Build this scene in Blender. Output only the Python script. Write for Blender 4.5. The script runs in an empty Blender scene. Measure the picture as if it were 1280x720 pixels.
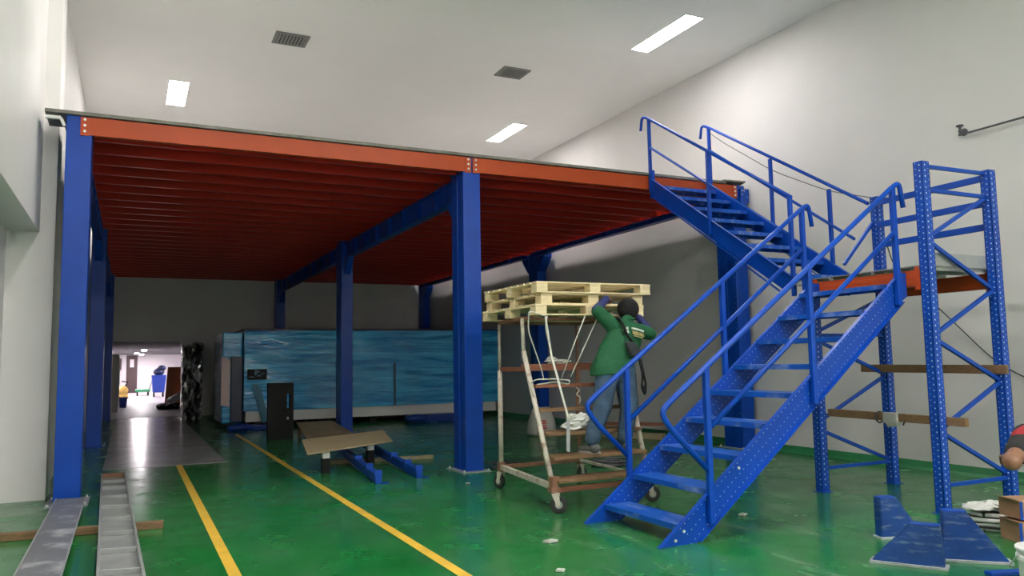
import bpy, math, random
from mathutils import Vector, Matrix
random.seed(7)
SC = bpy.context.scene
COL = SC.collection
V = Vector

# ------------------------------------------------------------------ materials
MATS = {}
def mat(name, col, rough=0.5, metal=0.0, spec=0.5, var=0.0, vscale=6.0, bump=0.0, bscale=40.0,
        dirt=None, dirt_amt=0.0, dirt_scale=5.0, dirt_stretch=(1, 1, 1), emit=None, estr=0.0,
        coat=0.0, bstretch=(1, 1, 1), rvar=0.0):
    m = bpy.data.materials.new(name); m.use_nodes = True
    nt = m.node_tree; N = nt.nodes; Lk = nt.links
    b = N['Principled BSDF']
    b.inputs['Roughness'].default_value = rough
    b.inputs['Metallic'].default_value = metal
    b.inputs['Specular IOR Level'].default_value = spec
    b.inputs['Coat Weight'].default_value = coat
    b.inputs['Coat Roughness'].default_value = 0.12
    c4 = (*col, 1)
    b.inputs['Base Color'].default_value = c4
    tc = N.new('ShaderNodeTexCoord')
    def noise(scale, stretch=(1, 1, 1), detail=5):
        mp = N.new('ShaderNodeMapping'); mp.inputs['Scale'].default_value = stretch
        Lk.new(tc.outputs['Object'], mp.inputs['Vector'])
        n = N.new('ShaderNodeTexNoise'); n.inputs['Scale'].default_value = scale
        n.inputs['Detail'].default_value = detail; n.inputs['Roughness'].default_value = 0.6
        Lk.new(mp.outputs['Vector'], n.inputs['Vector']); return n
    cur = None
    if var > 0:
        n = noise(vscale, bstretch if bump == 0 else (1, 1, 1))
        r = N.new('ShaderNodeValToRGB')
        r.color_ramp.elements[0].position = 0.3; r.color_ramp.elements[1].position = 0.7
        r.color_ramp.elements[0].color = (*[max(0, c * (1 - var)) for c in col], 1)
        r.color_ramp.elements[1].color = (*[min(1, c * (1 + var)) for c in col], 1)
        Lk.new(n.outputs['Fac'], r.inputs['Fac']); cur = r.outputs['Color']
    if dirt:
        n = noise(dirt_scale, dirt_stretch, 8)
        r = N.new('ShaderNodeValToRGB')
        r.color_ramp.elements[0].position = 0.52; r.color_ramp.elements[1].position = 0.74
        r.color_ramp.elements[0].color = (0, 0, 0, 1); r.color_ramp.elements[1].color = (dirt_amt,) * 3 + (1,)
        Lk.new(n.outputs['Fac'], r.inputs['Fac'])
        mx = N.new('ShaderNodeMixRGB'); mx.inputs['Color1'].default_value = c4
        mx.inputs['Color2'].default_value = (*dirt, 1)
        Lk.new(r.outputs['Color'], mx.inputs['Fac'])
        if cur: Lk.new(cur, mx.inputs['Color1'])
        cur = mx.outputs['Color']
    if cur: Lk.new(cur, b.inputs['Base Color'])
    if rvar > 0:
        n = noise(3.0, (1, 1, 1), 6)
        mr = N.new('ShaderNodeMapRange'); mr.inputs['From Min'].default_value = .3; mr.inputs['From Max'].default_value = .7
        mr.inputs['To Min'].default_value = max(0.02, rough - rvar); mr.inputs['To Max'].default_value = rough + rvar
        Lk.new(n.outputs['Fac'], mr.inputs['Value']); Lk.new(mr.outputs['Result'], b.inputs['Roughness'])
    if bump > 0:
        n = noise(bscale, bstretch)
        bp = N.new('ShaderNodeBump'); bp.inputs['Strength'].default_value = bump; bp.inputs['Distance'].default_value = 0.02
        Lk.new(n.outputs['Fac'], bp.inputs['Height']); Lk.new(bp.outputs['Normal'], b.inputs['Normal'])
    if emit:
        b.inputs['Emission Color'].default_value = (*emit, 1); b.inputs['Emission Strength'].default_value = estr
    MATS[name] = m
    return m

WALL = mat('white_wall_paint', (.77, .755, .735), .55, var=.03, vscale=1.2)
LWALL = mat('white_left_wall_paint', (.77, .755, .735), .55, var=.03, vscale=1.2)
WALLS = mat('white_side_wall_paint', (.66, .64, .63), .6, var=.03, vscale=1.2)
CEIL = mat('ceiling_paint', (.87, .86, .845), .7, var=.02, vscale=.8)
BLUE = mat('blue_enamel', (.0015, .056, .40), .32, var=.10, vscale=3, spec=.32)
BLUED = mat('blue_enamel_scuffed', (.004, .050, .24), .45, var=.2, vscale=5, dirt=(.40, .46, .52), dirt_amt=.6, dirt_scale=7, dirt_stretch=(.6, .6, 3.2))
BLUET = mat('blue_tread_worn', (.004, .085, .45), .38, spec=.35, var=.12, vscale=5, dirt=(.35, .45, .68), dirt_amt=.6, dirt_scale=4, dirt_stretch=(3, 1, 1))
BLUEB = mat('blue_rack_paint', (.0015, .055, .37), .42, spec=.35, var=.1, vscale=3)
ORANGE = mat('orange_beam_paint', (.47, .068, .015), .42, spec=.3, var=.06, vscale=4)
ORED = mat('red_orange_joist_paint', (.50, .026, .014), .30, var=.06, vscale=4)
HOLE = mat('hole_showing_light', (.55, .60, .70), .5)  # pale discs paint the light seen through punched holes
HOLED = mat('hole_showing_light_dim', (.32, .42, .66), .5)  # dimmer stringer discs, light through the holes painted in
GALV = mat('galvanised_steel', (.36, .375, .37), .42, metal=.35, var=.12, vscale=7)
ZINC = mat('zinc_bolt', (.80, .78, .74), .3, metal=.3)
BOARD = mat('grey_deck_board', (.20, .19, .17), .7, var=.25, vscale=9)
DECKT = mat('pale_bounce_board', (.47, .465, .445), .75, var=.06, vscale=2)
PLATE = mat('base_plate_steel', (.35, .37, .40), .5, var=.2)
PINE = mat('pale_pine', (.72, .60, .36), .6, var=.16, vscale=5, bstretch=(1, 1, 6))
BROWNW = mat('brown_timber', (.20, .115, .055), .65, var=.35, vscale=8, bstretch=(1, 7, 7))
REDW = mat('red_brown_timber', (.23, .085, .045), .6, var=.3, vscale=8, bstretch=(1, 7, 7))
PLY = mat('plywood', (.44, .35, .21), .6, var=.15, vscale=4, bstretch=(1, 6, 6))
PLYD = mat('dull_plywood', (.30, .24, .15), .65, var=.2, vscale=4)
RUST = mat('flaking_painted_tube', (.55, .50, .42), .6, var=.15, vscale=9, dirt=(.20, .10, .06), dirt_amt=.95, dirt_scale=11)
RUSTP = mat('rusty_steel', (.23, .11, .065), .65, var=.3, vscale=12)
WHITE = mat('white_plastic', (.78, .78, .76), .4)
ROPE = mat('white_rope', (.58, .58, .50), .8, bump=.3, bscale=120)
RUBBER = mat('black_rubber', (.02, .02, .02), .6)
BLACK = mat('black_plastic', (.007, .008, .008), .55, spec=.2, var=.2)
CABLE = mat('black_cable', (.02, .02, .022), .5)
CABLEG = mat('grey_cable', (.10, .10, .11), .5)
YELLOW = mat('yellow_floor_paint', (.82, .50, .06), .42, var=.12, vscale=5, rvar=.06)
GREENP = mat('green_skirting_paint', (.02, .17, .06), .4, var=.15, vscale=5)
CONC = mat('grey_polished_concrete', (.42, .415, .425), .22, var=.2, vscale=1.6, rvar=.05, bump=.02, bscale=2, spec=.8)
CONCP = mat('pale_passage_floor', (.60, .54, .575), .42, var=.1, vscale=1.5)
PCEIL = mat('passage_ceiling_paint', (.11, .11, .115), .8)
CARTON = mat('brown_cardboard', (.36, .21, .12), .75, var=.15, vscale=6)
SACK = mat('white_sack', (.46, .46, .42), .7, bump=.35, bscale=14)
SACKR = mat('red_sack_print', (.55, .10, .10), .7)
BAGW = mat('white_polythene', (.66, .67, .63), .4, bump=.5, bscale=18)
DIFF = mat('lamp_diffuser', (.9, .9, .9), .4, emit=(1.0, .95, .93), estr=16.5)
DIFFN = mat('lamp_diffuser_near', (.9, .9, .9), .4, emit=(1.0, .95, .93), estr=26.0)
DIFFB = mat('fill_lamp_diffuser_front', (.9, .9, .9), .4, emit=(1.0, .95, .93), estr=75.0)  # strong diffuser for the added front row of lamps
DIFFC = mat('corridor_lamp_diffuser', (.9, .9, .9), .4, emit=(1.0, .92, .96), estr=44.0)
FRAME = mat('lamp_frame_white', (.75, .75, .73), .4)
VENTM = mat('vent_grey', (.20, .20, .19), .5)
VENTD = mat('vent_dark', (.05, .05, .05), .7)
SKIN = mat('skin', (.21, .10, .058), .5, var=.06, vscale=12)
SHIRT = mat('green_shirt_cloth', (.008, .098, .036), .8, var=.15, vscale=9, bump=.9, bscale=7)
JEANS = mat('blue_denim', (.042, .082, .135), .85, var=.4, vscale=8, bump=.9, bscale=9)
NAVY = mat('navy_sleeve', (.022, .030, .135), .75, bump=.3, bscale=25)
HAIR = mat('black_knit', (.003, .003, .0035), .85, bump=.5, bscale=60)
BAGM = mat('charcoal_bag', (.035, .037, .042), .7, bump=.25, bscale=30)
SHOE = mat('grey_shoe', (.10, .11, .10), .7, var=.3, vscale=20)
SOLE = mat('shoe_sole', (.30, .29, .25), .7)
TXTW = mat('pale_print', (.62, .70, .60), .7)
TXTY = mat('yellow_print', (.62, .55, .25), .7)
BLKCL = mat('black_cloth', (.010, .010, .011), .85)
REDCL = mat('red_cloth', (.30, .012, .02), .8)
DOORB = mat('dark_brown_door', (.085, .05, .05), .5)
FARW = mat('far_room_paint', (.80, .76, .78), .6)
DARKB = mat('dark_navy_panel', (.012, .022, .07), .4)
BINB = mat('blue_bin_plastic', (.02, .06, .40), .45)
TRGREEN = mat('green_trolley_paint', (.02, .22, .10), .5)
ORB = mat('orange_brown_board', (.50, .19, .085), .6)
YEL = mat('yellow_plastic', (.6, .40, .10), .5)
PINK = mat('pinkish_film_and_highlight', (.62, .46, .44), .35, bump=.4, bscale=14)
BUNDLE = mat('blue_film_bundle', (.015, .05, .30), .25, bump=.6, bscale=10)
STRAP = mat('teal_strap', (.02, .20, .30), .4)

def film(name, c1, c2, rough, sc, stretch, bstr, pos=(.36, .66)):
    m = bpy.data.materials.new(name); m.use_nodes = True
    nt = m.node_tree; N = nt.nodes; Lk = nt.links; b = N['Principled BSDF']
    tc = N.new('ShaderNodeTexCoord'); mp = N.new('ShaderNodeMapping'); mp.inputs['Scale'].default_value = stretch
    Lk.new(tc.outputs['Object'], mp.inputs['Vector'])
    n = N.new('ShaderNodeTexNoise'); n.inputs['Scale'].default_value = sc; n.inputs['Detail'].default_value = 7
    n.inputs['Distortion'].default_value = .6
    Lk.new(mp.outputs['Vector'], n.inputs['Vector'])
    r = N.new('ShaderNodeValToRGB'); r.color_ramp.elements[0].position = pos[0]; r.color_ramp.elements[1].position = pos[1]
    r.color_ramp.elements[0].color = (*c1, 1); r.color_ramp.elements[1].color = (*c2, 1)
    Lk.new(n.outputs['Fac'], r.inputs['Fac']); Lk.new(r.outputs['Color'], b.inputs['Base Color'])
    n2 = N.new('ShaderNodeTexNoise'); n2.inputs['Scale'].default_value = sc * 1.7; n2.inputs['Detail'].default_value = 5
    n2.inputs['Distortion'].default_value = 1.0
    Lk.new(mp.outputs['Vector'], n2.inputs['Vector'])
    bp = N.new('ShaderNodeBump'); bp.inputs['Strength'].default_value = bstr; bp.inputs['Distance'].default_value = .05
    Lk.new(n2.outputs['Fac'], bp.inputs['Height']); Lk.new(bp.outputs['Normal'], b.inputs['Normal'])
    b.inputs['Roughness'].default_value = rough; b.inputs['Specular IOR Level'].default_value = .8
    b.inputs['Coat Weight'].default_value = .6; b.inputs['Coat Roughness'].default_value = .08
    return m
FILM = film('blue_stretch_film', (.004, .25, .66), (.07, .60, .97), .14, 2.6, (.30, 1, 3.6), 1.0)  # paler streaks put highlights into the film colour
FOIL = film('silver_black_film_highlights', (.02, .022, .02), (.80, .82, .80), .12, 7.0, (1, 1, .5), 1.0, (.47, .66))  # white streaks paint crease highlights into the foil colour

def floor_mat():
    m = bpy.data.materials.new('green_epoxy_floor'); m.use_nodes = True
    nt = m.node_tree; N = nt.nodes; Lk = nt.links; b = N['Principled BSDF']
    tc = N.new('ShaderNodeTexCoord')
    def nz(scale, det, stretch=(1, 1, 1), rot=0):
        mp = N.new('ShaderNodeMapping'); mp.inputs['Scale'].default_value = stretch; mp.inputs['Rotation'].default_value = (0, 0, rot)
        Lk.new(tc.outputs['Object'], mp.inputs['Vector'])
        n = N.new('ShaderNodeTexNoise'); n.inputs['Scale'].default_value = scale; n.inputs['Detail'].default_value = det
        n.inputs['Roughness'].default_value = .65
        Lk.new(mp.outputs['Vector'], n.inputs['Vector']); return n
    def ramp(n, p0, p1, c0, c1):
        r = N.new('ShaderNodeValToRGB'); r.color_ramp.elements[0].position = p0; r.color_ramp.elements[1].position = p1
        r.color_ramp.elements[0].color = c0; r.color_ramp.elements[1].color = c1
        Lk.new(n.outputs['Fac'], r.inputs['Fac']); return r
    base = ramp(nz(.9, 6), .3, .7, (.006, .14, .027, 1), (.012, .205, .043, 1))
    # dusty scuffs (cement dust dropped by the work, heaviest round the stair foot)
    d1 = ramp(nz(1.6, 9, (1, .55, 1), .5), .42, .95, (0, 0, 0, 1), (.55, .55, .55, 1))
    d2 = ramp(nz(4.5, 6, (1, .3, 1), .45), .52, .92, (0, 0, 0, 1), (.75, .75, .75, 1))
    mx = N.new('ShaderNodeMixRGB'); mx.inputs['Color2'].default_value = (.135, .225, .15, 1)
    Lk.new(base.outputs['Color'], mx.inputs['Color1']); Lk.new(d1.outputs['Color'], mx.inputs['Fac'])
    mx2 = N.new('ShaderNodeMixRGB'); mx2.inputs['Color2'].default_value = (.27, .33, .28, 1)
    # scuffs only where people work: a broad patch around x 3..7
    sx = N.new('ShaderNodeSeparateXYZ'); Lk.new(tc.outputs['Object'], sx.inputs['Vector'])
    mr = N.new('ShaderNodeMapRange'); mr.inputs['From Min'].default_value = 1.8; mr.inputs['From Max'].default_value = 4.2
    Lk.new(sx.outputs['X'], mr.inputs['Value'])
    mr2 = N.new('ShaderNodeMapRange'); mr2.inputs['From Min'].default_value = 11; mr2.inputs['From Max'].default_value = 7
    Lk.new(sx.outputs['Y'], mr2.inputs['Value'])
    mu = N.new('ShaderNodeMath'); mu.operation = 'MULTIPLY'; Lk.new(mr.outputs['Result'], mu.inputs[0]); Lk.new(mr2.outputs['Result'], mu.inputs[1])
    ad = N.new('ShaderNodeMath'); ad.operation = 'MULTIPLY_ADD'; ad.inputs[1].default_value = .85; ad.inputs[2].default_value = .15
    Lk.new(mu.outputs[0], ad.inputs[0])
    m2 = N.new('ShaderNodeMath'); m2.operation = 'MULTIPLY'; Lk.new(ad.outputs[0], m2.inputs[0]); Lk.new(d2.outputs['Color'], m2.inputs[1])
    Lk.new(mx.outputs['Color'], mx2.inputs['Color1']); Lk.new(m2.outputs[0], mx2.inputs['Fac'])
    Lk.new(mx2.outputs['Color'], b.inputs['Base Color'])
    rr = ramp(nz(2.2, 7), .3, .75, (.14, .14, .14, 1), (.34, .34, .34, 1))
    Lk.new(rr.outputs['Color'], b.inputs['Roughness'])
    bm = N.new('ShaderNodeBump'); bm.inputs['Strength'].default_value = .02; bm.inputs['Distance'].default_value = .01
    Lk.new(nz(7, 3).outputs['Fac'], bm.inputs['Height']); Lk.new(bm.outputs['Normal'], b.inputs['Normal'])
    b.inputs['Specular IOR Level'].default_value = .5
    return m
FLOOR = floor_mat()

# ------------------------------------------------------------------ mesh builder
class MB:
    def __init__(s): s.v = []; s.f = []; s.mi = []; s.m = 0; s.sm = []
    def _add(s, vs, fs, smooth=False):
        o = len(s.v); s.v += [V(p) for p in vs]
        for f in fs: s.f.append([i + o for i in f]); s.mi.append(s.m); s.sm.append(smooth)
        return s
    def box(s, x0, x1, y0, y1, z0, z1):
        vs = [(x, y, z) for z in (z0, z1) for y in (y0, y1) for x in (x0, x1)]
        return s._add(vs, [(0, 2, 3, 1), (4, 5, 7, 6), (0, 1, 5, 4), (2, 6, 7, 3), (0, 4, 6, 2), (1, 3, 7, 5)])
    def hexa(s, p):   # 8 points: bottom 4 ccw, top 4 ccw
        return s._add(p, [(3, 2, 1, 0), (4, 5, 6, 7), (0, 1, 5, 4), (1, 2, 6, 5), (2, 3, 7, 6), (3, 0, 4, 7)])
    def bar(s, p, q, w, h, up=(0, 0, 1)):   # rectangular bar p->q; w sideways, h along up
        p, q = V(p), V(q); d = (q - p).normalized(); up = V(up)
        if abs(d.dot(up)) > .99: up = V((0, 1, 0)) if abs(d.z) > .9 else V((0, 0, 1))
        a = d.cross(up).normalized(); u = a.cross(d).normalized()
        c = lambda o, i, j: o + a * (w / 2 * i) + u * (h / 2 * j)
        return s.hexa([c(p, -1, -1), c(p, 1, -1), c(q, 1, -1), c(q, -1, -1), c(p, -1, 1), c(p, 1, 1), c(q, 1, 1), c(q, -1, 1)])
    def prism(s, pts, off):   # planar polygon extruded by off
        n = len(pts); off = V(off); pts = [V(p) for p in pts]
        vs = pts + [p + off for p in pts]
        fs = [list(range(n))[::-1], list(range(n, 2 * n))] + [(i, (i + 1) % n, n + (i + 1) % n, n + i) for i in range(n)]
        return s._add(vs, fs)
    def rings(s, rs, cap=True, smooth=True):
        n = len(rs[0]); vs = [p for r in rs for p in r]; fs = []
        for k in range(len(rs) - 1):
            for i in range(n):
                j = (i + 1) % n; fs.append((k * n + i, k * n + j, (k + 1) * n + j, (k + 1) * n + i))
        s._add(vs, fs, smooth)
        if cap:
            o = len(s.v) - len(vs)
            s.f.append([o + i for i in range(n)][::-1]); s.mi.append(s.m); s.sm.append(False)
            o2 = len(s.v) - n
            s.f.append([o2 + i for i in range(n)]); s.mi.append(s.m); s.sm.append(False)
        return s
    def tube(s, pts, r, n=10, r2=None):
        pts = [V(p) for p in pts]; m = len(pts); r2 = r if r2 is None else r2
        d0 = (pts[1] - pts[0]).normalized()
        ref = V((0, 0, 1)) if abs(d0.z) < .9 else V((1, 0, 0))
        a = d0.cross(ref).normalized(); rs = []; pd = d0
        for i in range(m):
            if i == 0: d = d0
            elif i == m - 1: d = (pts[i] - pts[i - 1]).normalized()
            else:
                d = ((pts[i] - pts[i - 1]).normalized() + (pts[i + 1] - pts[i]).normalized())
                d = d.normalized() if d.length > 1e-6 else pd
            a = (a - d * a.dot(d)).normalized(); b = d.cross(a); pd = d
            rr = r + (r2 - r) * i / (m - 1)
            rs.append([pts[i] + (a * math.cos(t) + b * math.sin(t)) * rr for t in [2 * math.pi * k / n for k in range(n)]])
        return s.rings(rs)
    def cyl(s, p, q, r, r2=None, n=20): return s.tube([p, q], r, n, r2)
    def ell(s, c, rad, rot=None, n=16, m=10):
        c = V(c); R = rot if rot else Matrix.Identity(3); rs = []
        for k in range(m + 1):
            ph = -math.pi / 2 + math.pi * k / m; ph = max(-1.55, min(1.55, ph))
            rs.append([c + R @ V((rad[0] * math.cos(ph) * math.cos(t), rad[1] * math.cos(ph) * math.sin(t), rad[2] * math.sin(ph)))
                       for t in [2 * math.pi * i / n for i in range(n)]])
        return s.rings(rs)
    def caps(s, p, q, r1, r2, n=14):   # tapered capsule
        p, q = V(p), V(q); d = (q - p).normalized()
        ref = V((0, 0, 1)) if abs(d.z) < .9 else V((1, 0, 0))
        a = d.cross(ref).normalized(); b = d.cross(a); rs = []
        for k in range(6):
            ph = -1.5 + 1.5 * k / 5
            rs.append((p + d * r1 * math.sin(ph), r1 * math.cos(ph)))
        for k in range(6):
            ph = 1.5 * k / 5
            rs.append((q + d * r2 * math.sin(ph), r2 * math.cos(ph)))
        return s.rings([[o + (a * math.cos(t) + b * math.sin(t)) * rr for t in [2 * math.pi * i / n for i in range(n)]] for o, rr in rs])
    def disc(s, c, nrm, r, n=6):
        c = V(c); nrm = V(nrm).normalized(); ref = V((0, 0, 1)) if abs(nrm.z) < .9 else V((1, 0, 0))
        a = nrm.cross(ref).normalized(); b = nrm.cross(a)
        return s._add([c + (a * math.cos(2 * math.pi * i / n) + b * math.sin(2 * math.pi * i / n)) * r for i in range(n)], [list(range(n))])
    def torus(s, c, R, r, n=28, m=8, ax=None, wob=0.0):
        pts = []
        for i in range(n + 1):
            t = 2 * math.pi * i / n
            pts.append(V(c) + V(((R + wob * math.sin(3 * t)) * math.cos(t), (R + wob * math.cos(2 * t)) * math.sin(t), 0)))
        return s.tube(pts, r, m)
    def build(s, name, mats, parent=None, loc=None, bevel=0.0, **kw):
        if not isinstance(mats, (list, tuple)): mats = [mats]
        o0 = WL.get(parent, V((0, 0, 0))) if parent else V(loc or (0, 0, 0))
        me = bpy.data.meshes.new(name)
        me.from_pydata([tuple(p - o0) for p in s.v], [], s.f)
        for m in mats: me.materials.append(m)
        me.polygons.foreach_set('material_index', s.mi); me.polygons.foreach_set('use_smooth', s.sm)
        me.update()
        ob = bpy.data.objects.new(name, me); COL.objects.link(ob)
        if parent: ob.parent = parent
        else: ob.location = o0
        WL[ob] = o0
        if bevel > 0:
            md = ob.modifiers.new('Bevel', 'BEVEL'); md.width = bevel; md.segments = 2; md.limit_method = 'ANGLE'; md.angle_limit = .7
        for k, v in kw.items(): ob[k] = v
        return ob
WL = {}
def thing(name, label, cat, loc=(0, 0, 0), group=None):
    o = bpy.data.objects.new(name, None); COL.objects.link(o); o.location = loc; o.empty_display_size = .1
    o['label'] = label; o['category'] = cat
    if group: o['group'] = group
    WL[o] = V(loc); return o
def tag(o, label, cat, group=None):
    o['label'] = label; o['category'] = cat
    if group: o['group'] = group
    return o
def struct(name, mb, m, **k):
    o = mb.build(name, m, **k); o['kind'] = 'structure'; return o
def dup(root, delta, label, group=None):
    d = V(delta); r = root.copy(); COL.objects.link(r); r.location = root.location + d; WL[r] = WL[root] + d
    r['label'] = label
    if group: r['group'] = group
    for ch in list(root.children):
        c = ch.copy(); COL.objects.link(c); c.parent = r; WL[c] = WL[r]
        for g in list(ch.children):
            e = g.copy(); COL.objects.link(e); e.parent = c; WL[e] = WL[r]
    return r
def lerp(a, b, t): return V(a) * (1 - t) + V(b) * t
def fillet(pts, r, n=6):
    pts = [V(p) for p in pts]; out = [pts[0]]
    for i in range(1, len(pts) - 1):
        a, p, b = pts[i - 1], pts[i], pts[i + 1]
        u = (a - p); w = (b - p); rr = min(r, u.length * .49, w.length * .49)
        u.normalize(); w.normalize(); s, e = p + u * rr, p + w * rr
        for k in range(n + 1):
            t = k / n; out.append(s * (1 - t) ** 2 + p * 2 * t * (1 - t) + e * t * t)
    return out + [pts[-1]]
def voxel(o, size, smooth=6):
    r = o.modifiers.new('Remesh', 'REMESH'); r.mode = 'VOXEL'; r.voxel_size = size; r.use_smooth_shade = True
    s = o.modifiers.new('Smooth', 'SMOOTH'); s.factor = .5; s.iterations = smooth
    return o

def crumple(m, c, rad, seed, rot=0.0, n=15, k=8, j=.28):
    rg = random.Random(seed); c = V(c); Rm = Matrix.Rotation(rot, 3, 'Z'); rs = []
    for a in range(k + 1):
        ph = max(-1.5, min(1.5, -math.pi / 2 + math.pi * a / k)); ring = []
        for i in range(n):
            q = 2 * math.pi * i / n; f = 1 + rg.uniform(-j, j)
            ring.append(c + Rm @ V((rad[0] * math.cos(ph) * math.cos(q) * f, rad[1] * math.cos(ph) * math.sin(q) * f, max(-rad[2], rad[2] * math.sin(ph) * (1 + rg.uniform(-j, j))))))
        rs.append(ring)
    m.rings(rs, True, False); return m

# ------------------------------------------------------------------ the setting
CZ = 6.35; RW = 8.80; BW = 24.70
m = MB(); m.box(-3, 9.6, -6.2, 52.4, -.12, 0); struct('floor', m, FLOOR)
m = MB(); m.box(-.30, 1.32, 12.42, BW + .02, 0, .003); struct('trim_1', m, CONC)
m = MB(); m.box(-2.2, 4.6, BW + .02, 50.0, 0, .005); struct('floor_passage', m, CONCP)          # bare concrete path to the passage
m = MB(); m.box(.635, .715, -6, 12.42, 0, .003); struct('trim_2', m, YELLOW)
m = MB(); m.box(1.985, 2.065, -6, 17.3, 0, .003); struct('trim_3', m, YELLOW)
m = MB(); m.box(-1.7, 9.1, -6.2, BW + .2, CZ, CZ + .15); struct('ceiling', m, CEIL)
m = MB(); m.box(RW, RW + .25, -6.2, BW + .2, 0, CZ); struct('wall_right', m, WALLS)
m = MB(); m.prism([(RW, -6, 0), (RW - .07, -6, 0), (RW - .045, -6, .03), (RW - .012, -6, .10), (RW, -6, .10)], (0, BW + 6, 0)); struct('baseboard_right', m, GREENP)
m = MB(); m.box(-1.7, -.46, BW, BW + .2, 0, CZ); m.box(1.36, RW, BW, BW + .2, 0, CZ); m.box(-.46, 1.36, BW, BW + .2, 2.14, CZ)
struct('wall_back', m, WALL)
m = MB(); m.box(-1.7, RW + .25, -6.2, -6, 0, CZ); struct('wall_front', m, WALL)
m = MB(); m.box(-1.7, -1.24, -6, 10.0, 0, 2.92); m.box(-1.7, -.93, -6, 10.0, 2.92, CZ)
m.box(-1.7, -.78, 10.0, 10.5, 0, CZ); m.box(-1.7, -.87, 10.5, BW, 0, CZ)
struct('wall_left', m, LWALL)
# passage room beyond the opening
m = MB(); m.box(-2.2, 4.6, 50.0, 50.2, 0, 2.6); struct('wall_passage_end', m, FARW)
m = MB(); m.box(-2.4, -2.2, BW + .2, 50.2, 0, 2.6); struct('wall_passage_left', m, FARW)
m = MB(); m.box(4.6, 4.8, BW + .2, 50.2, 0, 2.6); struct('wall_passage_right', m, FARW)
m = MB(); m.box(-2.4, 4.8, BW + .2, 50.2, 2.17, 2.45); struct('ceiling_passage', m, PCEIL)
m = MB(); m.box(-.13, .42, 49.93, 50.0, 0, 2.12); d = struct('door_1', m, DOORB)
m = MB(); m.box(.03, .24, 49.91, 49.93, 1.45, 1.90); m.build('door_glass', FARW, d)

# ------------------------------------------------------------------ ceiling lamps and vents
def lamp(x, y, label):
    t = thing('ceiling_light', label, 'ceiling light', (x, y, CZ), 'recessed ceiling lights')
    m = MB()
    for a in ((-.17, -.155, -.70, .70), (.155, .17, -.70, .70), (-.155, .155, -.70, -.685), (-.155, .155, .685, .70)):
        m.box(x + a[0], x + a[1], y + a[2], y + a[3], CZ - .012, CZ)
    m.build('frame', FRAME, t)
    m = MB(); m.box(x - .155, x + .155, y - .685, y + .685, CZ - .008, CZ - .002); m.build('diffuser', DIFF if y > 5 else (DIFFN if y > 0 else DIFFB), t)
    return t
lamp(7.26, 9.38, 'largest lit ceiling light, long white panel above the upper stairs at the top right')
lamp(7.24, 15.03, 'lit ceiling light further back, just above the middle of the deck edge')
lamp(.66, 15.08, 'lit ceiling light at the left, above the left end of the orange beam')
lamp(.66, 9.38, 'lit ceiling light over the left front end of the mezzanine')
lamp(7.25, 20.7, 'lit ceiling light over the rear right of the mezzanine deck')
lamp(.66, 20.7, 'lit ceiling light over the rear left of the mezzanine deck')
lamp(3.95, 3.7, 'added unseen fill light over the near middle of the room')  # centre lamp added out of view as fill for the floor
lamp(.66, 3.7, 'lit ceiling light over the near left of the room')
lamp(3.95, -4.0, 'added unseen fill light at the front middle of the room')  # front row added out of view to light the machine under the deck
lamp(.66, -4.0, 'added unseen fill light at the front left of the room')
lamp(7.26, -4.0, 'added unseen fill light at the front right of the room')
def vent(x, y, label):
    t = thing('ceiling_vent', label, 'vent', (x, y, CZ), 'ceiling vents')
    m = MB(); m.box(x - .2, x + .2, y - .17, y + .17, CZ - .004, CZ - .001); m.build('backing', VENTD, t)
    m = MB()
    for a in ((-.25, -.2, -.22, .22), (.2, .25, -.22, .22), (-.2, .2, -.22, -.17), (-.2, .2, .17, .22)):
        m.box(x + a[0], x + a[1], y + a[2], y + a[3], CZ - .02, CZ)
    m.build('frame', VENTM, t)
    for k in range(8):
        xx = x - .175 + k * .05
        m = MB(); m.bar((xx, y - .17, CZ - .018), (xx, y + .17, CZ - .018), .030, .006, (.5, 0, .86)); m.build('slat', VENTM, t)
vent(2.09, 11.83, 'grey louvred ceiling vent at upper left of the ceiling')
vent(5.80, 11.75, 'grey louvred ceiling vent in the middle, between the two right-hand lights')

# ------------------------------------------------------------------ mezzanine
MZ = thing('mezzanine_platform', 'large raised steel mezzanine with blue columns, orange beams and dark red joists', 'mezzanine', (3.9, 16.8, 0))
XC = (-.67, 3.90, 8.485); YR = (9.43, 16.08, 24.0); CW = .245; CD = .42; ZB = 3.91; ZD = 4.115
for ix, x in enumerate(XC):
    for iy, y in enumerate(YR):
        m = MB()
        m.box(x, x + CW, y, y + .20, .012, ZD); m.box(x, x + CW, y + .222, y + CD, .012, ZD)
        m.box(x + .012, x + CW - .012, y + .19, y + .23, .012, ZD)
        m.m = 1
        for k in range(36):
            z = .35 + k * .1
            for yy in (.04, .38):
                m.disc((x - .0015, y + yy, z), (-1, 0, 0), .007); m.disc((x + CW + .0015, y + yy, z), (1, 0, 0), .007)
        c = m.build('column', [BLUE, PLATE], MZ, bevel=.006)
        m = MB(); m.box(x - .075, min(x + CW + .075, 8.728), y - .075, y + CD + .075, .0, .012)
        bp_ = m.build('base_plate', PLATE if iy == 0 else BLUE, c)
        for sx in ((-.045, CW + .045) if ix < 2 else (-.045,)):
            for sy in (-.045, CD + .045):
                m = MB(); m.cyl((x + sx, y + sy, .012), (x + sx, y + sy, .035), .012, n=6); m.build('anchor_bolt', ZINC, c)
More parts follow.
